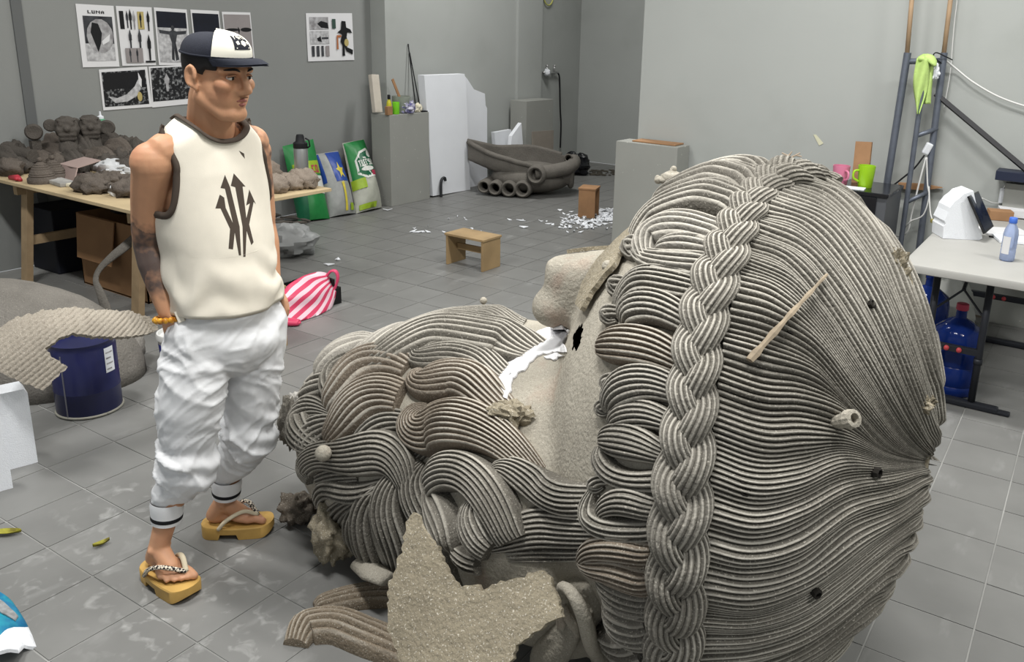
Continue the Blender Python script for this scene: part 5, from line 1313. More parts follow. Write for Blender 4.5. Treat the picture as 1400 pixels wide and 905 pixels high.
r_, S, nn_ = sack('feed_sack', [(487, 292), (522, 284), (497, 190), (468, 196)], -6.2, -6.40, .16, mclr, [(rect(.02, .44, .98, .99), mgrn), ([(.14, .5), (.4, .42), (.9, .44), (.98, .55), (.95, .78), (.8, .86), (.4, .82), (.16, .7)], mwht), ([(.2, .52), (.42, .45), (.86, .47), (.93, .56), (.9, .76), (.76, .82), (.42, .79), (.22, .7)], mdg), (ellp(.76, .76, .09, .05), mwht), (rect(.62, .45, .9, .52), mred), (ellp(.52, .555, .26, .035), mwht), (rect(.0, .30, .32, .44), mlim), (rect(.05, .02, .6, .09), mlim)], 'green feed sack with clear lower half beside the plinth')
word(S, nn_, r_, 'TREE SUM', .24, .90, .60, .69, mwht)
# ------------------------------------------------------------------ plywood work table and the clay pieces on it
TZ = .72
TBL = thing('work_table', (-5.4, 3.27, 0), 'long plywood work table on wooden trestles heaped with clay pieces', 'table')
MB().span((-6.46, 2.66, TZ-.022), (-4.35, 3.88, TZ), .003).build('table_top', m_wood2, TBL)
m_leg = mat('trestle_wood', srgb(172, 148, 116), .8, noise_amt=.2, noise_scale=10)
for (x, y, dx, dy) in ((-4.72, 2.76, -.17, .02), (-4.98, 3.74, -.08, .04), (-6.02, 2.78, -.06, -.06), (-6.02, 3.74, -.06, .06)):
    MB().bar((x+dx, y+dy, 0), (x, y, TZ-.03), .075, .04, up=(0, 1, 0)).build('leg', m_leg, TBL)
for x, x2 in ((-4.72, -4.98), (-6.02, -6.02)): MB().bar((x, 2.70, TZ-.06), (x2, 3.80, TZ-.06), .045, .07).build('trestle_beam', m_leg, TBL)
MB().bar((-4.81, 2.76, .30), (-5.02, 3.76, .30), .03, .06).build('brace', m_leg, TBL); MB().bar((-6.05, 2.74, .30), (-6.05, 3.78, .30), .03, .06).build('brace', m_leg, TBL)
m_dk = clay('dark_grey_clay', srgb(86, 81, 76), .1, 13., fleck=.12); m_dk2 = clay('brown_grey_clay', srgb(100, 92, 85), .12, 17., fleck=.15)
def tp(u, v, h=0.): return Z(u, v, TZ+h)
grp = 'clay pieces heaped on the work table'
# two grotesque masks
for (u, v, lb) in ((92, 196, 'small dark clay grimacing mask with a round ear, beside the flat round discs'), (124, 192, 'small dark clay grimacing mask in front of the green bottle')):
    c = X(u, v-14, -6.22); c = np.array([c[0], c[1], TZ+.29]); r_ = thing('clay_mask', (c[0], c[1], TZ), lb, 'clay mask', grp)
    mb = MB(); f = nrm(O*[1, 1, 0]-c*[1, 1, 0]); l = np.array([-f[1], f[0], 0]); M_ = np.stack([f, l, (0, 0, 1)], 1)
    blob(mb, c, .115, (1., 1., 1.05), .12, 3., u*.1, 26)
    for k in (-1, 1):
        mb.ball(c+f*.07+l*k*.06+[0, 0, -.015], .045, 14); mb.ball(c+f*.085+l*k*.045+[0, 0, .045], .028, 12); cap(mb, c+f*.09+l*k*.01+[0, 0, .07], c+f*.075+l*k*.08+[0, 0, .09], .018, .014)
    mb.ball(c+f*.11+[0, 0, .0], .034, 12); cap(mb, c+f*.085+l*-.06+[0, 0, -.06], c+f*.085+l*.06+[0, 0, -.06], .026, .026); cap(mb, c+f*.06+l*-.05+[0, 0, -.10], c+f*.06+l*.05+[0, 0, -.10], .035, .035)
    V_, F_ = remesh(mb, .010, 1); V_ = c+(V_-c)*.68; t = MB(); t.add(V_, F_); t.build('face', m_dk, r_, smooth=True)
    e = MB(); e.lathe([(.001, .0), (.036, .0), (.044, .010), (.034, .016), (.001, .010)], c-l*.095+[0, 0, .02], 18, f); e.build('ear', m_dk, r_, smooth=True)
    p_ = MB(); p_.lathe([(.085, 0), (.07, .12), (.05, .23)], (c[0], c[1], TZ), 16); p_.build('neck_stand', m_dk, r_, smooth=True)
for (u, v, lb) in ((46, 180, 'flat round dark clay disc standing on edge near the wall strip'), (146, 174, 'flat round dark clay disc standing on edge by the green bottle')):
    c = X(u, v, -6.33); f = nrm(np.array([-c[0], -c[1], 0.])); r0 = .056
    mb = MB().lathe([(.001, 0), (r0*.8, 0), (r0, .01), (r0, .03), (r0*.8, .04), (.001, .03)], c, 24, f); mb.bar((c[0], c[1], TZ), (c[0], c[1], c[2]-.06), .06, .04); mb.base('clay_disc', m_dk, lb, 'clay disc', grp, smooth=True, angle=50)
# heap: ribbed shells, tubes, slabs and lumps
kinds = 0
def shell(c, L, W_, H_, rz, mt, lb, nm='clay_shell'):
    G_ = []
    for s_ in np.linspace(-1, 1, 26):
        w_ = math.sqrt(max(.02, 1-s_*s_)); row = []
        for t_ in np.linspace(0, math.pi, 25):
            rid = 1+.10*abs(math.sin(t_*6))
            x, y, z = s_*L, W_*w_*math.cos(t_)*rid, H_*w_*math.sin(t_)*rid
            row.append(np.array(c)+[x*math.cos(rz)-y*math.sin(rz), x*math.sin(rz)+y*math.cos(rz), max(.0, z+.012*fbm((x*6, y*6, L), 2, 2))])
        G_.append(row)
    return MB().grid(G_).base(nm, mt, lb, 'clay piece', grp, smooth=True, angle=60)
def roll(c, L, r, rz, mt, lb):
    d = np.array([math.cos(rz), math.sin(rz), 0]); c = np.array(c)
    return MB().lathe([(r*.6, .08), (r*.65, 0), (r*.9, -.008), (r, .01), (r*1.05, L*.5), (r*.9, L), (.001, L)], c-d*L/2+[0, 0, r], 16, d, cap=False).base('clay_tube', mt, lb, 'clay piece', grp, smooth=True, angle=60)
LBS = 'long ribbed dark clay shell in the heap'; LBT = 'hollow dark clay tube in the heap'; LBL = 'rough dark clay lump in the heap'
spots = [(70, 200, 'S', .2, .09, .1, .2), (110, 203, 'S', .2, .09, .12, -.1), (150, 198, 'S', .16, .09, .1, .3), (30, 208, 'S', .18, .1, .1, .1), (172, 200, 'L', .07, 1.2, 1., 31), (188, 205, 'L', .07, 1.1, 1., 33), (18, 200, 'S', .2, .08, .09, 0.), (90, 236, 'T', .16, .035, 0, .2), (165, 230, 'L', .06, 1.2, 1., 35), (185, 236, 'L', .06, 1.2, 1., 37), (8, 232, 'S', .12, .06, .07, .6), (136, 230, 'T', .14, .03, 0, .5), (78, 212, 'S', .26, .08, .09, .1), (128, 206, 'S', .20, .09, .08, .3), (100, 224, 'S', .2, .08, .1, -.2), (162, 205, 'S', .17, .08, .09, .2), (30, 216, 'T', .22, .05, 0, .2), (14, 222, 'S', .2, .1, .12, 0.), (52, 222, 'S', .16, .08, .09, .5), (8, 205, 'T', .2, .05, 0, .4), (58, 206, 'T', .26, .045, 0, .1), (140, 222, 'S', .19, .09, .11, 0.), (168, 222, 'L', .07, 1.2, .9, 2), (176, 212, 'L', .06, 1.2, 1., 5), (186, 226, 'L', .06, 1., 1., 6), (66, 232, 'S', .12, .06, .08, .3), (30, 236, 'L', .07, 1.4, .8, 3), (14, 240, 'L', .08, 1.3, .8, 7), (150, 236, 'L', .07, 1.2, 1., 9), (172, 240, 'L', .07, 1.3, .9, 11), (120, 214, 'T', .2, .04, 0, -.3), (182, 206, 'T', .16, .04, 0, .8), (25, 205, 'L', .06, 1.3, 1, 21), (78, 226, 'L', .055, 1.3, 1, 24), (110, 232, 'L', .05, 1.2, 1, 28), (192, 216, 'L', .06, 1.2, 1, 29), (40, 228, 'T', .14, .035, 0, -.4)]
MARKS = [('the red clip', 22, 247), ('the woven domes', 55, 246), ('the pink tray', 104, 238), ('the white cloth', 154, 238), ('the man', 196, 226), ('the mask beside the discs', 90, 192), ('the mask by the green bottle', 128, 190), ('the dark wall strip', 44, 190), ('the far table end', 0, 215)]
def where(u, v): return min(MARKS, key=lambda m_: math.hypot(m_[1]-u, (m_[2]-v)*1.6))[0]
for k, (u, v, kd, a, b_, c_, d_) in enumerate(spots):
    sz = 'large' if a > (.19 if kd != 'L' else .065) else 'small'
    LBS = sz+' ribbed dark clay shell in the heap near '+where(u, v); LBT = sz+' hollow dark clay tube in the heap near '+where(u, v); LBL = sz+' rough dark clay lump in the heap near '+where(u, v)
    lift = .13 if v < 206 else (.09 if v < 217 else (.05 if v < 228 else 0.))
    q = tp(u, v, lift); q[2] = TZ+.0; q[1] = min(q[1], 3.76)
    mt = m_dk if k % 3 else m_dk2
    if kd == 'S': shell(q+[0, 0, 0], a, b_, c_+lift*.9, d_, mt, LBS)
    elif kd == 'T': roll(q+[0, 0, lift], a, b_, d_, mt, LBT) if lift < .01 else roll(q+[0, 0, lift*.7], a, b_, d_, mt, LBT)
    else:
        mb = MB(); blob(mb, q+[0, 0, a*c_*.85+lift*.4], a, (b_, 1., c_+lift*3), .4, 2.6, d_, 20); mb.base('clay_lump', mt, LBL, 'clay piece', grp, smooth=True)
# larger foreground lumps
for (u, v, r, lb) in ((128, 262, .085, 'rough spread clay lump at the table edge beside the white foam scrap'), (150, 254, .07, 'crumbly clay lump behind the spread lump'), (176, 268, .075, 'ribbed clay lump at the table edge beside the man'), (184, 254, .06, 'small clay lump touching the man\'s arm')):
    q = tp(u, v); mb = MB(); blob(mb, q+[0, 0, r*.55], r, (1.5, 1.1, .75), .5, 3., u*.3, 26); mb.base('clay_lump', m_dk2, lb, 'clay piece', grp, smooth=True)
# woven-looking little domes
for (u, v, sc, lb) in ((47, 251, 1., 'small woven-textured clay dome with a knob, in front of another dome'), (64, 246, .95, 'small woven-textured clay dome with a knob, behind its twin')):
    q = tp(u, v); q[1] += .05; r_ = thing('clay_dome', q, lb, 'clay dome', grp)
    prof = []
    for t_ in np.linspace(0, 1, 22): prof.append(((.078*math.cos(t_*math.pi/2)**.6+.003*math.sin(t_*60))*sc+.0005, (.005+.135*t_)*sc))
    MB().lathe(prof, q, 30).build('dome', m_dk2, r_, smooth=True, angle=35)
    MB().ball(q+[0, 0, .15*sc], .016*sc, 12).build('knob', m_dk2, r_, smooth=True)
    MB().lathe([(.082*sc, 0), (.084*sc, .01), (.084*sc, .03), (.079*sc, .036)], q, 30).build('rim', m_dk2, r_, smooth=True, angle=40)
# pinkish folded tray, cloth, foam pads, red clip
q = tp(104, 243); r_ = thing('folded_tray', q, 'pinkish grey folded cardboard tray on the work table', 'tray')
m_pk2 = mat('pink_card', srgb(168, 148, 142), .8, noise_amt=.1, noise_scale=9)
MB().prism([q+[-.14, -.07, .0], q+[.16, -.10, .0], q+[.18, .10, 0], q+[-.10, .12, 0]], (0, 0, .012)).build('tray_base', m_pk2, r_)
MB().prism([q+[-.14, -.07, .01], q+[.16, -.10, .01], q+[.14, -.06, .085], q+[.04, -.055, .075], q+[-.04, -.045, .088], q+[-.12, -.04, .08]], (0, .008, 0)).build('tray_front', m_pk2, r_)
MB().prism([q+[-.12, -.04, .08], q+[.14, -.06, .085], q+[.18, .08, .125], q+[-.06, .10, .12]], (0, 0, .006)).build('tray_lid', m_pk2, r_)
q = tp(154, 240); rag(q, .15, .09, .06, mat('white_cloth', srgb(204, 206, 208), .9), 'white_cloth', 'crumpled white cloth on the work table beside the pink tray', 'cloth', 4., .5)
mb = MB(); q = tp(84, 252); mb.box(q+[0, 0, .014], (.22, .10, .028), rz=-.1, bev=.008); mb.base('foam_pad', mat('dirty_foam', srgb(178, 176, 172), .9, noise_amt=.35, noise_scale=14), 'dirty white foam pad with grey stains lying under the pink tray', 'foam pad')
mb = MB(); q = tp(112, 256); mb.box(q+[0, 0, .012], (.18, .08, .024), rz=.25, bev=.008); mb.base('foam_pad', mat('cream_foam', srgb(212, 206, 186), .9), 'clean cream foam pad in front of the pink tray', 'foam pad')
q = tp(158, 268); mb = MB(); blob(mb, q+[0, 0, .03], .04, (1., .8, .9), .3, 2., 3.); mb.base('foam_scrap', m_foam, 'small white foam scrap between two clay lumps', 'foam scrap', smooth=True)
q = tp(22, 247); mb = MB(); mb.tube([q+[-.07, 0, .012], q+[0, .01, .018], q+[.06, 0, .012]], [.016, .022, .012], 10); mb.tube([q+[-.03, .03, .012], q+[.05, -.02, .02]], .012, 8); mb.base('red_clip', mat('red_plastic', srgb(176, 54, 66), .4), 'red plastic clip lying at the table edge', 'clip', smooth=True)
# bottle behind the masks
q = X(141, 192, -6.40); q = np.array([-6.40, q[1], TZ]); r_ = thing('pump_bottle', q, 'green bottle with white nozzle and blue band behind the clay masks', 'bottle')
zt2 = X(141, 152, -6.40)[2]-TZ
MB().lathe([(.05, 0), (.055, .01), (.055, zt2*.55), (.052, zt2*.74), (.028, zt2*.84), (.02, zt2*.86)], q, 20).build('bottle_body', mat('mint_plastic', srgb(92, 150, 118), .4), r_, smooth=True, angle=50)
MB().lathe([(.022, zt2*.85), (.022, zt2*.9), (.008, zt2*.92), (.006, zt2)], q, 14).build('nozzle', m_foam, r_, smooth=True, angle=50)
MB().lathe([(.056, zt2*.2), (.0565, zt2*.22), (.0565, zt2*.5), (.056, zt2*.52)], q, 20, cap=False).build('band', mblu, r_, smooth=True)
# steel flask at the right end
q = tp(413, 243); q = np.array([-4.62, X(413, 240, -4.62)[1], TZ]); q = np.array([Y(413, 243, 3.80)[0], 3.80, TZ]); sc = (G(413, 184, q@FH)[2]-TZ)/.30
r_ = thing('steel_flask', q, 'brushed steel flask with black loop lid on the work table', 'flask'); m_ss = mat('brushed_steel', srgb(176, 178, 178), .32, .85)
MB().lathe([(.036*sc, 0), (.039*sc, .006), (.039*sc, .215*sc), (.036*sc, .225*sc)], q, 28).build('flask_body', m_ss, r_, smooth=True, angle=50)
MB().lathe([(.038*sc, .222*sc), (.040*sc, .226*sc), (.040*sc, .252*sc), (.026*sc, .262*sc), (.022*sc, .29*sc), (.018*sc, .30*sc)], q, 24).build('lid', m_pk, r_, smooth=True, angle=50)
MB().tube([q+RH*.03*sc+[0, 0, .28*sc], q+RH*.05*sc+[0, 0, .27*sc], q+RH*.054*sc+[0, 0, .235*sc], q+RH*.04*sc+[0, 0, .225*sc]], .005*sc, 8).build('lid_loop', m_pk, r_, smooth=True)
# pale ribbed shells beside the flask
m_sh = clay('buff_clay', srgb(146, 134, 122), .2, 19., fleck=.3); g2 = 'buff clay shells at the right end of the work table'
for k, (u, v, r, sy, lb) in enumerate(((374, 262, .085, .8, 'dark buff clay shell at the front edge of the table, rounded'), (398, 258, .075, .8, 'buff clay shell between the rounded shell and the pale lump'), (420, 255, .085, .95, 'pale clay lump at the table corner in front of the steel flask'), (362, 247, .08, 1., 'buff clay piece behind the rounded shell'), (390, 243, .09, 1., 'ridged buff clay piece behind the front shells'), (352, 258, .07, .9, 'yellowish buff clay piece beside the man\'s shirt'), (404, 238, .08, .9, 'ridged buff clay piece beside the flask'))):
    q = tp(u, v); q[0] = min(q[0], -4.47); q[1] = min(max(q[1], 2.78), 3.78); mb = MB(); blob(mb, q+[0, 0, r*.6], r, (1.35, 1., sy), .3, 3.5, k*1.9, 26); mb.base('clay_shell', m_sh, lb, 'clay piece', g2, smooth=True)

# ------------------------------------------------------------------ under and around the table
m_card = mat('cardboard', srgb(140, 106, 74), .85, noise_amt=.12, noise_scale=6)
q0 = Z(72, 396); BOXX = thing('cardboard_box', (-5.35, 3.1, 0), 'open brown cardboard box under the work table with a flap folded down', 'box')
bx0, bx1, by0, by1, bh = -5.80, -5.05, 2.95, 3.6, .50
for a, b_ in (((bx0, by0, 0), (bx1, by0+.008, bh)), ((bx0, by1, 0), (bx1, by1+.008, bh)), ((bx0, by0, 0), (bx0+.008, by1, bh)), ((bx1-.008, by0, 0), (bx1, by1, bh)), ((bx0, by0, .004), (bx1, by1, .012))): MB().span(a, b_).build('box_wall', m_card, BOXX)
MB().prism([(bx0+.04, by0-.01, bh), (bx0+.48, by0-.01, bh), (bx0+.50, by0-.07, bh-.28), (bx0+.10, by0-.07, bh-.28)], (0, -.006, 0)).build('box_flap', m_card, BOXX)
rag((-5.42, 3.28, .50), .34, .26, .07, mat('black_cloth', srgb(14, 14, 16), .7), 'black_plastic_sheet', 'black plastic sheeting heaped in the cardboard box', 'sheet', 8., .4)
slab('dark_crate', (-6.46, 2.95, 0), (-6.12, 3.60, .46), mat('dark_blue_plastic', srgb(22, 24, 34), .6), 'dark blue crate under the far end of the work table', 'crate', bev=.01)
# curved strip of clay leaning on the box
pts = [G(u, v, g) for u, v, g in ((152, 424, 4.62), (139, 405, 4.68), (131, 384, 4.74), (136, 368, 4.80), (152, 352, 4.86), (172, 336, 4.93), (190, 320, 5.0))]
pts[0][2] = .01
mb = MB(); P = crs(pts, 40); mb.tube(P, .024+.006*np.sin(np.linspace(0, 9, 40)), 10, flat=.45, up=FW); mb.base('clay_strip', m_boat, 'curved grey clay strip leaning against the cardboard box', 'clay strip', smooth=True)
# big smooth dome and slumped clay bag behind the drum
c = Z(62, 520); mb = MB(); M_ = np.stack([RH, FH, (0, 0, 1)], 1); cc = RH*-2.98+FH*3.98
t = MB().ball((0, 0, 0), 1, 48); t.xform(lambda p: cc+RH*p[0]*.72+FH*p[1]*.42+np.array([0, 0, max(0., .0+p[2]*.49*(1+.03*fbm(p, 2.5, 3)))]))
t.base('clay_dome_form', clay('smooth_grey_clay', srgb(122, 118, 112), .2, 23., fleck=.2), 'big smooth grey clay dome on the floor behind the blue drum', 'clay form', smooth=True)
c = Z(150, 508); rag(c*[1, 1, 0]+FH*.1, .15, .13, .13, clay('pale_grey_clay', srgb(140, 136, 130), .2, 27., fleck=.2), 'slumped_clay_lump', 'slumped pale grey clay lump on the floor behind the drum', 'clay lump', 3., .25)
# blue drum
c = Z(101, 574)+FH*.13; c[2] = 0; hD = G(110, 462, c@FH)[2]; rD = .137
m_drum = mat('blue_drum', srgb(28, 32, 78), .38, noise_amt=.3, noise_scale=7, coat=.2)
DR = thing('blue_drum', c, 'dark blue metal drum with a white label standing on the tiles', 'drum')
MB().lathe([(rD*.98, .004), (rD, .012), (rD, hD*.33), (rD*1.01, hD*.34), (rD, hD*.35), (rD, hD-.035), (rD*.97, hD-.03), (rD*.97, hD-.006), (rD*.99, hD), (rD*.95, hD), (rD*.94, hD-.02), (.001, hD-.02)], c, 44, cap=True).build('drum_body', m_drum, DR, smooth=True, angle=40)
MB().tube([c+rD*1.0*np.array([math.cos(t), math.sin(t), 0])+[0, 0, .008] for t in np.linspace(0, 2*math.pi, 48)], .006, 8).build('base_ring', mat('dusty_metal', srgb(150, 148, 138), .6), DR, smooth=True)
a0_ = math.atan2(*( (O-c)[[1, 0]] )); th_ = lambda k: a0_+k
def dp(k, z, e=.002): return c+(rD+e)*np.array([math.cos(th_(k)), math.sin(th_(k)), 0])+[0, 0, z]
MB().grid([[dp(k, z) for k in np.linspace(.62, 1.0, 8)] for z in (hD*.58, hD*.92)]).build('label_sheet', m_foam, DR)
LS = bpy.context.scene.objects['label_sheet']
for j in range(4): MB().grid([[dp(k, z, .003) for k in np.linspace(.66, .94-(j % 2)*.08, 8)] for z in (hD*(.86-.075*j), hD*(.84-.075*j))]).build('label_line', m_pg, LS)
MB().bar(dp(-.72, .01, .001), dp(-.72, hD-.04, .001), .006, .003).build('drum_seam', mat('seam_grey', srgb(120, 120, 128), .5), DR)
# ribbed clay shell laid over the drum
RS = [(0, 452), (25, 437), (60, 428), (100, 424), (140, 427), (172, 428), (190, 434), (214, 441), (208, 446), (212, 452), (204, 458), (180, 462), (148, 463), (118, 461), (100, 458), (84, 464), (70, 472), (62, 478), (74, 490), (92, 502), (76, 518), (60, 533), (45, 528), (24, 520), (8, 512), (0, 508)]
sc_ = G(78, 520, 3.36); Rsh = .40
ridge_dir = nrm(RH*.75-FH*.5)
def shell_fn(u, v):
    d = nrm(ray(u, v)); oc = O-sc_; b_ = d@oc; q_ = b_*b_-(oc@oc-Rsh**2)
    t = -b_-math.sqrt(max(0., q_)); 
    P = O+d*t
    N = nrm(P-sc_)
    k = P@nrm(RH*.55-np.array([0, 0, .75])+FH*.15)
    return P+N*(.006*abs(math.sin(k*185))**.6), N
m_rib = clay('ribbed_buff_clay', srgb(158, 150, 138), .3, 31.)
mb = MB(); patch(mb, RS, shell_fn, .022, 1.7, jag=1.6); mb.base('clay_shell_fragment', m_rib, 'large curved ribbed clay fragment laid over the blue drum', 'clay fragment', smooth=True, angle=45)
# foam blocks at the left edge
def block(b0, b1, topz_px, th, label):
    A_ = Z(*b0); B_ = Z(*b1); g = B_@FH; hh = G(*topz_px, g)[2]; d = nrm(np.cross((0, 0, 1), B_-A_)); d = d if d@FH > 0 else -d
    A2 = A_+(A_-B_)*1.2
    mb = MB().prism([A2, B_, B_+[0, 0, hh-.02], B_-(B_-A2)*.06+[0, 0, hh], A2+[0, 0, hh]], d*th); return mb.base('foam_block', m_foam, label, 'foam block', 'foam blocks by the drum')
block((18, 641), (52, 632), (38, 531), .10, 'white foam block standing nearer the blue drum, the taller one')
block((0, 672), (18, 667), (8, 568), .05, 'white foam block in front of the taller one')
# paint pail behind the man
c = Z(238, 508)+FH*.09; c[2] = 0; hP = G(238, 452, c@FH)[2]; r_ = thing('paint_pail', c, 'white plastic pail with a blue label behind the man', 'pail')
MB().lathe([(.088, .0), (.095, .006), (.105, hP-.03), (.112, hP-.03), (.112, hP-.01), (.108, hP), (.1, hP), (.098, hP-.02), (.001, hP-.02)], c, 36).build('pail_body', mat('pail_white', srgb(206, 206, 204), .45), r_, smooth=True, angle=40)
MB().lathe([(.0965, .035), (.0975, .037), (.104, hP-.055), (.1035, hP-.053)], c, 36, cap=False).build('pail_label', mat('pail_blue', srgb(34, 44, 130), .4), r_, smooth=True); PLB = bpy.context.scene.objects['pail_label']
a_ = nrm((O-c)*[1, 1, 0]); l_ = np.array([-a_[1], a_[0], 0])
for k, (w_, z0, mt) in enumerate(((.03, .60, mred), (.036, .52, mred), (.03, .45, mwht))): MB().bar(c+a_*.108-l_*(w_+.035)+[0, 0, hP*z0], c+a_*.108+l_*(w_-.035)+[0, 0, hP*z0], .006, .014).build('label_band', mt, PLB)
# black crate with small parts, striped bag, clear bag, clay offcuts
c = Z(432, 405); cr_ = thing('parts_crate', c, 'black plastic crate of small parts under the striped bag', 'crate')
ca = nrm(Z(467, 412)-Z(425, 424)); cb = np.array([-ca[1], ca[0], 0]); cb = cb if cb@FH > 0 else -cb; o_ = Z(466, 414); mbk = mat('crate_black', srgb(18, 18, 20), .5)
P4 = [o_, o_-ca*.42, o_-ca*.42+cb*.34, o_+cb*.34]
for i in range(4): MB().bar(P4[i]+[0, 0, .055], P4[(i+1) % 4]+[0, 0, .055], .012, .11).build('crate_side', mbk, cr_)
MB().prism(P4, (0, 0, .01)).build('crate_floor', mbk, cr_)
for k in range(26):
    q = o_-ca*rnd.uniform(.02, .4)+cb*rnd.uniform(.02, .32)+[0, 0, rnd.uniform(.10, .15)]; MB().box(q, (rnd.uniform(.02, .06), rnd.uniform(.015, .04), rnd.uniform(.02, .06)), rz=rnd.uniform(0, 3), bev=.004).build('small_part', mbk if k % 4 else mat('part_grey', srgb(92, 94, 96), .5), cr_)
# striped bag: thin film with a hand loop
m_strp = mat('striped_film', srgb(236, 206, 214), .38)
nt = m_strp.node_tree; tc = nt.nodes.new('ShaderNodeUVMap'); wv = nt.nodes.new('ShaderNodeTexWave'); wv.inputs['Scale'].default_value = .95; wv.inputs['Distortion'].default_value = .8; wv.bands_direction = 'X'
rp = nt.nodes.new('ShaderNodeValToRGB'); rp.color_ramp.interpolation = 'CONSTANT'; rp.color_ramp.elements[0].color = (*srgb(204, 66, 100), 1); rp.color_ramp.elements[1].color = (*srgb(226, 196, 206), 1); rp.color_ramp.elements[1].position = .5
nt.links.new(tc.outputs['UV'], wv.inputs['Vector']); nt.links.new(wv.outputs['Color'], rp.inputs['Fac']); nt.links.new(rp.outputs['Color'], nt.nodes['Principled BSDF'].inputs['Base Color'])
sp_ = [((386, 432, 30), 4.62, .16), ((400, 425, 34), 4.66, .20), ((420, 412, 32), 4.72, .24), ((438, 398, 28), 4.78, .28), ((450, 386, 16), 4.84, .31)]
gA = o_@FH
R = []; UV = []
secs = crs([(u, v, w_, g) for (u, v, w_), g, z in [((384, 436, 22), gA-.42, 0), ((396, 428, 33), gA-.36, 0), ((416, 414, 36), gA-.26, 0), ((434, 402, 34), gA-.16, 0), ((446, 391, 24), gA-.08, 0), ((452, 386, 16), gA-.04, 0)]], 26)
for i, (u, v, w_, g) in enumerate(secs):
    dirv = np.array([.62, .78]); ring = []
    for t_ in np.linspace(0, 2*math.pi, 40, endpoint=False):
        a = math.cos(t_); b_ = math.sin(t_); off = w_*a*(1+.12*noise.noise(Vector((i*.2, t_*1.5, 3))))
        P = G(u+dirv[0]*off*.75, v+dirv[1]*off, g); dep = .09*(w_/34)*b_*(1+.25*math.sin(t_*5+i*.3)); P = P-FH*dep; P[2] = max(.004, P[2]); ring.append(P)
    R.append(ring)
mb = MB(); mb.rings(R); bag = mb.base('striped_bag', m_strp, 'pink and white striped plastic bag slumped over the black crate', 'bag', smooth=True)
uvl = bag.data.uv_layers.new(name='UVMap')
for p in bag.data.polygons:
    for li in p.loop_indices:
        vi = bag.data.loops[li].vertex_index; i, j = divmod(vi, 40); uvl.data[li].uv = (.9*math.cos(j/40*2*math.pi)+.015*i, i/26)
P = [G(u, v, gA-.03) for u, v in crs([(441, 396), (446, 380), (452, 371), (459, 371), (462, 380), (458, 394), (452, 404)], 30)]
h_ = MB(); h_.tube(P, .022, 8, flat=.4); ho = h_.build('bag_handle', mat('film_pink', srgb(214, 74, 112), .4), None, smooth=True); me_ = ho.data
for v_ in me_.vertices: v_.co -= bag.location
ho.parent = bag
P = [G(u, v, gA-.46) for u, v in crs([(390, 436), (386, 450), (396, 462), (408, 456), (410, 440)], 18)]
for q in P: q[2] = max(.02, q[2])
h_ = MB(); h_.tube(P, [.012+.028*math.sin(i/17*math.pi) for i in range(18)], 10, flat=.6); ho = h_.build('bag_corner', m_strp, None, smooth=True)
for v_ in ho.data.vertices: v_.co -= bag.location
ho.parent = bag
c = Z(384, 352); c = c+FH*.15; rag(c*[1, 1, 0], .26, .22, .13, mat('milky_film', srgb(158, 160, 160), .3, noise_amt=.1, noise_scale=8, alpha=.8), 'clear_bag', 'milky plastic bag lying on the tiles beyond the man', 'bag', 6., .35)
for k, (u0, v0, u1, v1) in enumerate(((356, 306, 388, 303), (366, 314, 400, 306), (372, 318, 404, 311), (384, 300, 424, 305), (360, 300, 384, 297), (395, 312, 420, 307))):
    a = Z(u0, v0); b_ = Z(u1, v1); a[2] = b_[2] = .02; MB().tube(crs([a, (a+b_)/2+[0, 0, .015], b_], 12), .028*np.sin(np.linspace(.5, 2.7, 12)), 8, flat=.6).xform(lambda p: np.array([p[0], p[1], max(.001, p[2])])).base('clay_offcut', m_dk, 'long dark clay offcut on the floor beside the milky bag', 'clay offcut', 'dark clay offcuts on the floor', smooth=True)
# leaves and the teal sack corner
m_leaf = mat('leaf', srgb(150, 146, 44), .6, noise_amt=.4, noise_scale=40, col2=srgb(104, 96, 30))
for (u, v, L, a, lb) in ((9, 731, .05, .15, 'thin olive leaf lying on the tiles by the foam blocks'), (139, 746, .028, .9, 'small curled olive leaf lying on the tiles before the man')):
    q = Z(u, v); d = RH*math.cos(a)+FH*math.sin(a); e_ = np.array([-d[1], d[0], 0]); G_ = []
    for s_ in np.linspace(-1, 1, 12): w_ = .34*L*(1-s_*s_)**.8+.0006; G_.append([q+d*L*s_+e_*w_*t_+[0, 0, .003+.012*abs(t_)+.006*s_*s_] for t_ in (-1, -.5, 0, .5, 1)])
    mb = MB().grid(G_); o = mb.base('fallen_leaf', m_leaf, lb, 'leaf', smooth=True); md = o.modifiers.new('t', 'SOLIDIFY'); md.thickness = .0012
SK = thing('teal_sack', Z(5, 880), 'teal printed sack with a white sewn end lying on the tiles', 'sack')
def flo(h):
    def fn(u, v):
        P = Z(u, v); k = math.sin(max(0, min(1, (46-u)/60+.05))*math.pi*.5); return P+np.array([0, 0, h+.07*k+.008*fbm(P, 14, 3)]), np.array([0, 0, 1.])
    return fn
patch(MB(), [(-40, 820), (0, 834), (20, 842), (40, 864), (22, 876), (0, 902), (-40, 930)], flo(0.), .012, 5).build('sack_body', mat('teal_film', srgb(40, 150, 172), .4, noise_amt=.35, noise_scale=18, col2=srgb(26, 104, 150)), SK, smooth=True, angle=60)
patch(MB(), [(40, 864), (50, 884), (34, 893), (28, 908), (-20, 930), (-10, 908), (0, 902), (22, 876)], flo(.0), .012, 5).build('sack_end', m_foam, SK, smooth=True, angle=60)
patch(MB(), [(-10, 842), (10, 850), (28, 860), (24, 868), (8, 866), (-10, 858)], flo(.009), .004, 5).build('sack_print', mat('silver_film', srgb(176, 178, 180), .3, .3, noise_amt=.4, noise_scale=60), SK, smooth=True, angle=60)
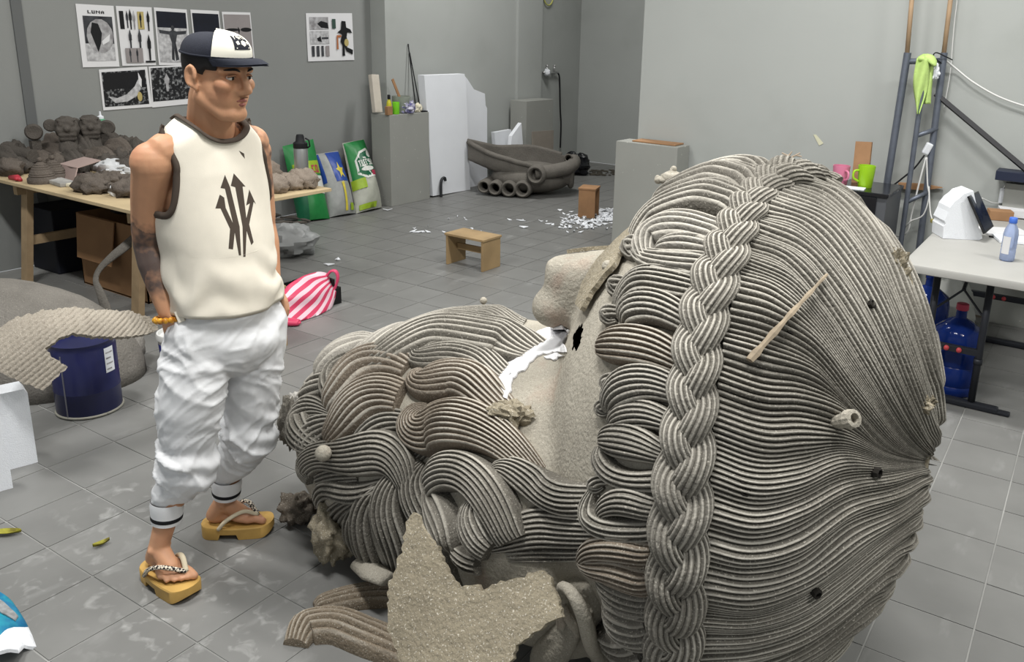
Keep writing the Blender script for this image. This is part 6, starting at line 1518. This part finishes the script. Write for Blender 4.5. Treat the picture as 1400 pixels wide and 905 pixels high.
# ------------------------------------------------------------------ right side: cabinet, scaffold frame, folding table
m_blk2 = mat('black_lacquer', srgb(20, 21, 26), .25, coat=.3)
cy0, cy1 = 5.40, 5.84
zc = Y(1185, 262, cy0)[2]; xl = Y(1140, 255, cy0)[0]; xr_ = Y(1214, 262, cy0)[0]
CAB = thing('black_cabinet', ((xl+xr_)/2, 5.7, 0), 'low glossy black cabinet behind the head with two mugs on top', 'cabinet')
MB().span((xl, cy0, .02), (xr_, cy1, zc-.025), .004).build('cabinet_body', mat('cabinet_grey', srgb(84, 86, 90), .4), CAB)
MB().span((xl-.01, cy0-.015, zc-.025), (xr_+.01, cy1, zc), .006).build('cabinet_top', m_blk2, CAB)
MB().span((xl+.01, cy0-.012, .03), (xr_-.06, cy0, zc-.03), .003).build('cabinet_door', m_blk2, CAB)
for x in (xl+.04, xr_-.04):
    for y in (cy0+.04, cy1-.04): MB().box((x, y, .01), (.04, .04, .02)).build('foot', m_blk2, CAB)
def mug(u, v, hpx, mt, label, hand_dir):
    q = Z(u, v, zc); q[1] = max(q[1], cy0+.06); q = Y(u, v, max(q[1], cy0+.07)); q[2] = zc; dep = (q-O)@FW; r = 11.5/F*dep*1.0; h = hpx/F*dep
    m_ = thing('mug', q, label, 'mug', 'mugs on the cabinet')
    MB().lathe([(r*.78, 0), (r*.82, .004), (r, h*.9), (r, h), (r*.93, h), (r*.78, .012), (.001, .01)], q, 28, cap=True).build('cup', mt, m_, smooth=True, angle=50)
    d = RH*hand_dir[0]+FH*hand_dir[1]; MB().tube(crs([q+d*r*.92+[0, 0, h*.78], q+d*r*1.55+[0, 0, h*.74], q+d*r*1.6+[0, 0, h*.45], q+d*r*.86+[0, 0, h*.26]], 16), r*.13, 8).build('handle', mt, m_, smooth=True)
mug(1148, 252, 26, mat('pink_glaze', srgb(204, 122, 150), .3), 'pink glazed mug on the black cabinet', (.25, -.97))
mug(1182, 256, 30, mat('lime_glaze', srgb(150, 196, 36), .3), 'lime green glazed mug on the black cabinet', (-.98, -.2))
q = Y(1177, 250, cy1-.1); p2 = Y(1181, 194, cy1-.1); MB().bar((q[0], cy1-.13, zc+.0), (p2[0], cy1-.09, p2[2]), .105, .03, up=(0, 1, 0)).base('wood_offcut', m_brw, 'upright wooden offcut standing behind the green mug', 'wood block')
q = Z(1155, 258, zc+.001); q[1] = max(q[1], cy0+.02); MB().box((Y(1160, 260, cy0+.05)[0], cy0+.05, zc+.004), (.20, .09, .006), rz=.1).base('paper_pad', m_foam, 'white paper pad on the cabinet in front of the mugs', 'paper')
MB().prism([Y(1112, 184, YB-.002), Y(1116, 184, YB-.002), Y(1126, 196, YB-.002), Y(1120, 199, YB-.002)], (0, -.0015, 0)).base('tape_scrap', mat('old_tape', srgb(206, 204, 178), .7), 'yellowed tape scrap stuck on the pale wall', 'tape')
# scaffold frame
m_steel = mat('grey_steel', srgb(112, 118, 130), .45, .5, noise_amt=.15, noise_scale=20)
m_pole = mat('bamboo_pole', srgb(178, 150, 120), .7, noise_amt=.2, noise_scale=8)
gy = 5.97
SC = thing('scaffold_frame', (Y(1262, 300, gy)[0], gy, 0), 'grey steel scaffold frame with wooden poles in its uprights', 'scaffold')
def rail(a, b_, y, r, nm='upright', down=True):
    A_ = Y(*a, y); B_ = Y(*b_, y); d = (B_-A_)/(A_[2]-B_[2])
    E_ = B_+d*B_[2] if down else B_
    MB().tube([A_, E_], r, 14).build(nm, m_steel, SC, smooth=True, angle=50); return A_, E_
A1, E1 = rail((1241, 72), (1213, 250), gy, .024); A2, E2 = rail((1291, 72), (1256, 345), gy+0.060, .022); A3, E3 = rail((1266, 86), (1229, 350), gy-.05, .017)
MB().tube([Y(1237, 84, gy), Y(1291, 83, gy+0.060)], .019, 12).build('top_rung', m_steel, SC, smooth=True)
for a, b_ in (((1252, 186), (1281, 176)), ((1240, 276), (1270, 262))): MB().tube([Y(*a, gy-.05), Y(*b_, gy+0.060)], .015, 10).build('rung', m_steel, SC, smooth=True)
for A_, b_, y in ((A1, (1252, -60), gy), (A2, (1307, -60), gy+0.060)): MB().tube([A_-(A1-E1)*.03, Y(*b_, y)], .015, 10).build('wooden_pole', m_pole, SC, smooth=True)
# towel, cloth scrap
m_tow = mat('lime_towel', srgb(190, 218, 130), .9, noise_amt=.12, noise_scale=20, bump=.2, bump_scale=90)
G_ = []
for s_ in np.linspace(0, 1, 30):
    u0 = 1255+18*math.sin(s_*1.2); v0 = 80+76*s_; w_ = 7+4*math.sin(s_*4)-3*s_
    G_.append([Y(1262-7*s_+w_*t_*1.1, v0, gy-.075-.02*math.sin(t_*3+s_*4)) for t_ in np.linspace(-1, 1, 9)])
mb = MB(); mb.grid(G_); mb.tube(crs([Y(1258, 82, gy-.07), Y(1264, 78, gy-.04), Y(1272, 80, gy-.05), Y(1279, 90, gy-.07)], 12), [.03, .035, .035, .04, .04, .04, .04, .038, .035, .03, .02, .01], 8, flat=.5)
G2 = []
for s_ in np.linspace(0, 1, 24): G2.append([Y(1271-4*s_+(6-.5*s_)*t_, 84+58*s_, gy-.03-.015*math.sin(t_*3+2*s_)) for t_ in np.linspace(-1, 1, 7)])
mb.grid(G2); o = mb.base('towel', m_tow, 'lime green towel hanging over the scaffold rung', 'towel', smooth=True); md = o.modifiers.new('t', 'SOLIDIFY'); md.thickness = .005
rag(Y(1277, 108, gy), .03, .025, .05, m_foam, 'cloth_scrap', 'small white cloth scrap tucked under the lime towel', 'cloth', 2., .5)
# power strip and cables
mb = MB(); mb.bar(Y(1272, 196, gy+0.036), Y(1264, 210, gy+0.036), .045, .03, up=FW, bev=.008); PS = mb.base('power_strip', m_foam, 'white power outlet hung on the scaffold upright', 'outlet')
def cable(pts, r, mt, label): MB().tube(crs([Y(u, v, y) for u, v, y in pts], 40), r, 7).base('cable', mt, label, 'cable', 'cables on the scaffold', smooth=True)
m_wc = mat('white_cable', srgb(214, 214, 212), .5)
cable([(1266, 215, gy+0.030), (1258, 245, gy+0.018), (1247, 290, gy+0.018), (1240, 318, gy+0.030), (1222, 322, gy+0.060), (1213, 314, gy+0.090), (1209, 290, gy+0.108)], .006, m_wc, 'thick white cable looping down from the power outlet to the cabinet side')
cable([(1267, 215, gy+0.024), (1268, 250, gy+0.012), (1270, 270, gy+0.000), (1262, 294, gy+0.000), (1246, 302, gy+0.012), (1238, 310, gy+0.030)], .005, m_wc, 'white cable curling beside the rung below the outlet')
cable([(1264, 212, gy+0.024), (1250, 230, gy), (1232, 245, gy-.02), (1216, 258, gy-.03), (1213, 266, gy-.03)], .006, m_pk, 'black cable running from the outlet to the cabinet corner')
cable([(1270, 255, gy-.02), (1272, 290, gy-.1), (1277, 306, gy-.2)], .004, m_wc, 'thin white cable dropping from the frame to the folding table')
cable([(1290, 80, gy+0.072), (1305, 92, gy+0.120), (1330, 112, gy+0.120), (1365, 132, gy+0.120), (1405, 146, gy+0.120), (1440, 152, gy+0.120)], .006, m_wc, 'white twisted wire strung from the scaffold top along the wall')
cable([(1302, 82, gy+0.060), (1294, 78, gy+0.030), (1280, 72, gy+0.000), (1277, 78, gy+0.000), (1292, 90, gy+0.060)], .004, m_pk, 'thin dark wire loop twisted round the scaffold top')
cable([(1311, -20, gy+0.120), (1304, 40, gy+0.120), (1299, 100, gy+0.120), (1290, 150, gy+0.120)], .003, m_wc, 'thin white wire hanging straight beside the wooden pole')
# brown board wedged between the uprights, diagonal strut with shelf
MB().prism([Y(1228, 250, gy+0.108), Y(1262, 252, gy+0.108), Y(1288, 257, gy+0.108), Y(1262, 260, gy+0.108), Y(1228, 258, gy+0.108)], (0, .04, 0)).base('board_offcut', m_brw, 'pointed brown board wedged behind the scaffold uprights', 'board')
MB().bar(Y(1279, 128, YB-.10), Y(1412, 240, YB-.12), .03, .02, up=FW).base('diagonal_strut', mat('dark_strut', srgb(50, 50, 52), .5, .4), 'dark metal strut slanting down to the navy shelf', 'strut')
a = Y(1362, 233, YB-.18); b_ = Y(1362, 246, YB-.18); slab('navy_shelf', (a[0], YB-.18, b_[2]), (a[0]+.9, YB-.02, a[2]), mat('navy_paint', srgb(32, 38, 58), .5), 'navy blue shelf beam against the pale wall', 'shelf')
a2 = Y(1375, 250, YB-.08); slab('grey_panel', (a2[0], YB-.08, 0), (a2[0]+.8, YB-.03, a2[2]), m_pl1, 'grey panel standing under the navy shelf', 'panel')
# folding table
m_ptab = mat('table_plastic', srgb(168, 167, 163), .5, noise_amt=.05, noise_scale=6, bump=.1, bump_scale=300)
m_tleg = mat('black_tube', srgb(44, 46, 52), .4, .3)
tx0, tx1, ty0, ty1, tzz = -.745, .02, 4.29, 5.95, .745
FT = thing('folding_table', (-.36, 5.1, 0), 'white plastic folding table with black folding legs', 'table')
def rrect(x0, x1, y0, y1, r, z, n=8):
    P = []
    for cx_, cy_, a in ((x1-r, y1-r, 0), (x0+r, y1-r, 90), (x0+r, y0+r, 180), (x1-r, y0+r, 270)):
        for k in range(n+1): t_ = math.radians(a+90*k/n); P.append(np.array([cx_+r*math.cos(t_), cy_+r*math.sin(t_), z]))
    return P
R = [rrect(tx0+.01, tx1-.01, ty0+.01, ty1-.01, .05, tzz-.045), rrect(tx0, tx1, ty0, ty1, .06, tzz-.04), rrect(tx0, tx1, ty0, ty1, .06, tzz-.012), rrect(tx0+.004, tx1-.004, ty0+.004, ty1-.004, .06, tzz-.003), rrect(tx0+.014, tx1-.014, ty0+.014, ty1-.014, .05, tzz)]
MB().rings(R).build('table_top', m_ptab, FT, smooth=True, angle=30)
for yy, sgn in ((4.47, 1), (5.62, -1)):
    xa, xb = -.63, -.30
    xa = Z(1281, 372, tzz-.05)[0] if sgn > 0 else -.63; xb = Z(1348, 384, tzz-.05)[0]+.02 if sgn > 0 else -.12
    for x in (xa, xb):
        lg = MB().tube([(x, yy, .035), (x, yy, tzz-.04)], .018, 12).build('leg', m_tleg, FT, smooth=True)
        MB().tube([(x, yy, .24), (x, yy, .27)], .022, 12).build('leg_collar', m_tleg, lg, smooth=True)
    MB().bar((xa-.13, yy, .018), (xb+.13, yy, .018), .045, .036, bev=.012).build('foot_bar', m_tleg, FT)
    for k, x in ((-1, xa-.15), (1, xb+.15)): MB().box((x, yy, .012), (.07, .04, .02), bev=.008).build('foot_pad', m_tleg, FT)
    cbar = MB().bar((xa, yy, .30), (xb, yy, .30), .03, .035, bev=.005).build('cross_bar', m_tleg, FT)
    for x in ((xa+xb)/2-.03, (xa+xb)/2+.03): MB().lathe([(.012, -.022), (.014, 0), (.012, .022)], (x, yy-.005, .30), 12, (0, 1, 0)).build('red_knob', mat('red_knob', srgb(190, 70, 76), .4), cbar, smooth=True)
    for x in (xa, xb): MB().tube([(x, yy, .48), ((xa+xb)/2, yy+sgn*.06, .60)], .006, 8).build('brace_rod', m_tleg, FT)
    MB().tube([((xa+xb)/2, yy+sgn*.06, .60), ((xa+xb)/2, yy+sgn*.32, tzz-.05)], .01, 8).build('brace_rod', m_tleg, FT)
# things on the folding table
def ft(u, v): return Z(u, v, tzz)
P_f = [(1289, 326), (1290, 310), (1293, 306), (1291, 302), (1297, 290), (1299, 284), (1306, 275), (1313, 270), (1318, 265), (1331, 261), (1336, 286), (1338, 312), (1342, 316), (1343, 326), (1338, 332), (1318, 328)]
gF = ft(1300, 327)@FH
mb = MB(); mb.prism([G(u, v, gF-.0) for u, v in P_f], FH*.16); V_ = np.array(mb.v); V_[:, 2] = np.maximum(V_[:, 2], tzz+.001); mb.v = [tuple(p) for p in V_]
mb.base('foam_wedge', m_foam, 'rough white foam wedge propping up the tablet', 'foam wedge')
T4 = [G(u, v, g) for u, v, g in ((1319, 270, gF-.02), (1332, 263, gF+.12), (1353, 311, gF+.10), (1341, 321, gF-.06))]
TAB = thing('tablet', (T4[3][0], T4[3][1], tzz), 'dark tablet leaning on the white foam wedge', 'tablet')
nT = nrm(np.cross(T4[1]-T4[0], T4[3]-T4[0])); nT = nT if nT@RH > 0 else -nT
tbd = MB().prism([p+nT*.012 for p in T4], nT*.012).build('tablet_body', m_blk2, TAB)
cT = sum(T4)/4; MB().prism([cT+(p-cT)*.9+nT*.024 for p in T4], nT*.0012).build('screen', mat('screen_glass', srgb(30, 36, 52), .1), tbd)
q = ft(1376, 356); hb = G(1380, 297, q@FH)[2]-tzz; WB = thing('water_bottle', q, 'clear water bottle with a blue cap on the folding table', 'bottle')
k_ = hb/.20
MB().lathe([(.026*k_, 0), (.032*k_, .006*k_), (.032*k_, .05*k_), (.030*k_, .055*k_), (.032*k_, .06*k_), (.032*k_, .12*k_), (.028*k_, .145*k_), (.015*k_, .172*k_), (.014*k_, .18*k_)], q, 24).build('bottle_body', mat('bottle_plastic', srgb(176, 190, 222), .12, trans=.5, ior=1.2), WB, smooth=True, angle=60)
MB().lathe([(.017*k_, .175*k_), (.0175*k_, .177*k_), (.017*k_, .198*k_), (.015*k_, .2*k_)], q, 18).build('bottle_cap', mat('cap_blue', srgb(70, 110, 200), .4), WB, smooth=True, angle=50)
a_ = nrm((O-q)*[1, 1, 0]); l_ = np.array([-a_[1], a_[0], 0]); an_ = math.atan2(a_[1], a_[0])
MB().grid([[q+.0328*k_*np.array([math.cos(an_+t_), math.sin(an_+t_), 0])+[0, 0, z*k_] for t_ in np.linspace(-1.0, .1, 10)] for z in (.035, .115)]).build('bottle_label', m_paper, WB)
for k, (u, v, w_, d_, h_, rz, mt, nm, lb, ct) in enumerate((
    (1372, 318, .26, .19, .012, .5, m_paper, 'document_stack', 'stack of white documents beside the water bottle', 'documents'), (1392, 330, .24, .17, .016, .35, m_foam, 'book', 'white paper book lying beyond the water bottle', 'book'),
    (1392, 296, .24, .14, .05, .2, m_paper, 'paper_box', 'low white paper box near the table end', 'box'), (1366, 300, .14, .1, .06, .3, m_brw, 'small_brown_box', 'small brown box beside the charger', 'box'))):
    q = ft(u, v); MB().box(q+[0, 0, h_/2+.001], (w_, d_, h_), rz=rz, bev=.003).base(nm, mt, lb, ct)
q = ft(1366, 290); CH = thing('phone_charger', q, 'white charger plug with a coiled cable standing on the brown box', 'charger')
z0 = tzz+.06
MB().box(q+[0, 0, z0-tzz+.05], (.03, .03, .10), rz=.4, bev=.008).build('plug', m_foam, CH)
MB().tube(crs([q+[0, 0, z0-tzz+.10], q+RH*.03+[0, 0, z0-tzz+.14], q+RH*.08+[0, 0, z0-tzz+.10], q+RH*.06+[0, 0, z0-tzz+.02], q+RH*-.04+[0, 0, z0-tzz+.0], q+RH*-.13+[0, 0, z0-tzz+.03]], 40), .004, 7).build('charger_cable', m_wc, CH, smooth=True)
q = ft(1352, 324); MB().bar(q+[0, 0, .004], ft(1400, 332)+[0, 0, .004], .012, .008).base('pen', m_pk, 'dark pen lying along the edge of the documents', 'pen')
q = ft(1285, 306); MB().box(q+[0, 0, .012], (.10, .07, .024), rz=.5, bev=.006).base('tape_roll', mat('olive_tape', srgb(150, 140, 80), .6), 'flat olive packet behind the foam wedge', 'packet')
# water jugs and a bag under the table
m_jug = mat('jug_blue', srgb(28, 52, 124), .12, trans=.35, ior=1.2, coat=.2)
def jug(px, rp, hh, label):
    q = Z(*px); q = q+FH*.0; r = rp; root = thing('water_jug', q, label, 'water jug', 'blue water jugs under the table')
    k = hh
    MB().lathe([(r*.9, 0), (r, .012), (r, k*.1), (r*.96, k*.115), (r, k*.13), (r, k*.32), (r*.96, k*.335), (r, k*.35), (r, k*.6), (r*.9, k*.72), (r*.5, k*.80), (r*.22, k*.84), (r*.2, k*.95)], q, 36).build('jug_body', m_jug, root, smooth=True, angle=50)
    MB().lathe([(r*.24, k*.93), (r*.25, k*.935), (r*.24, k*.995), (r*.2, k)], q, 20).build('jug_cap', mat('cap_red', srgb(170, 56, 80), .5) if px[0] > 1285 else m_jug, root, smooth=True, angle=50)
jug((1298, 532), .128, .49, 'blue plastic water jug with a red cap, in front of another jug'); jug((1258, 478), .128, .49, 'blue plastic water jug without a red cap, behind another jug')
q = Z(1292, 462)+FH*.05; rag(q*[1, 1, 0], .17, .14, .22, mat('milky_film2', srgb(186, 188, 184), .35, alpha=.85), 'plastic_bag', 'white plastic bag standing behind the water jugs', 'bag', 9., .3)
q = Z(1238, 352, .3); rag(np.array([Y(1236, 350, 5.4)[0], 5.4, 0]), .10, .08, .27, mat('yellow_film', srgb(212, 196, 40), .4), 'yellow_bag', 'yellow plastic bag on the floor behind the folding table', 'bag', 4., .2)
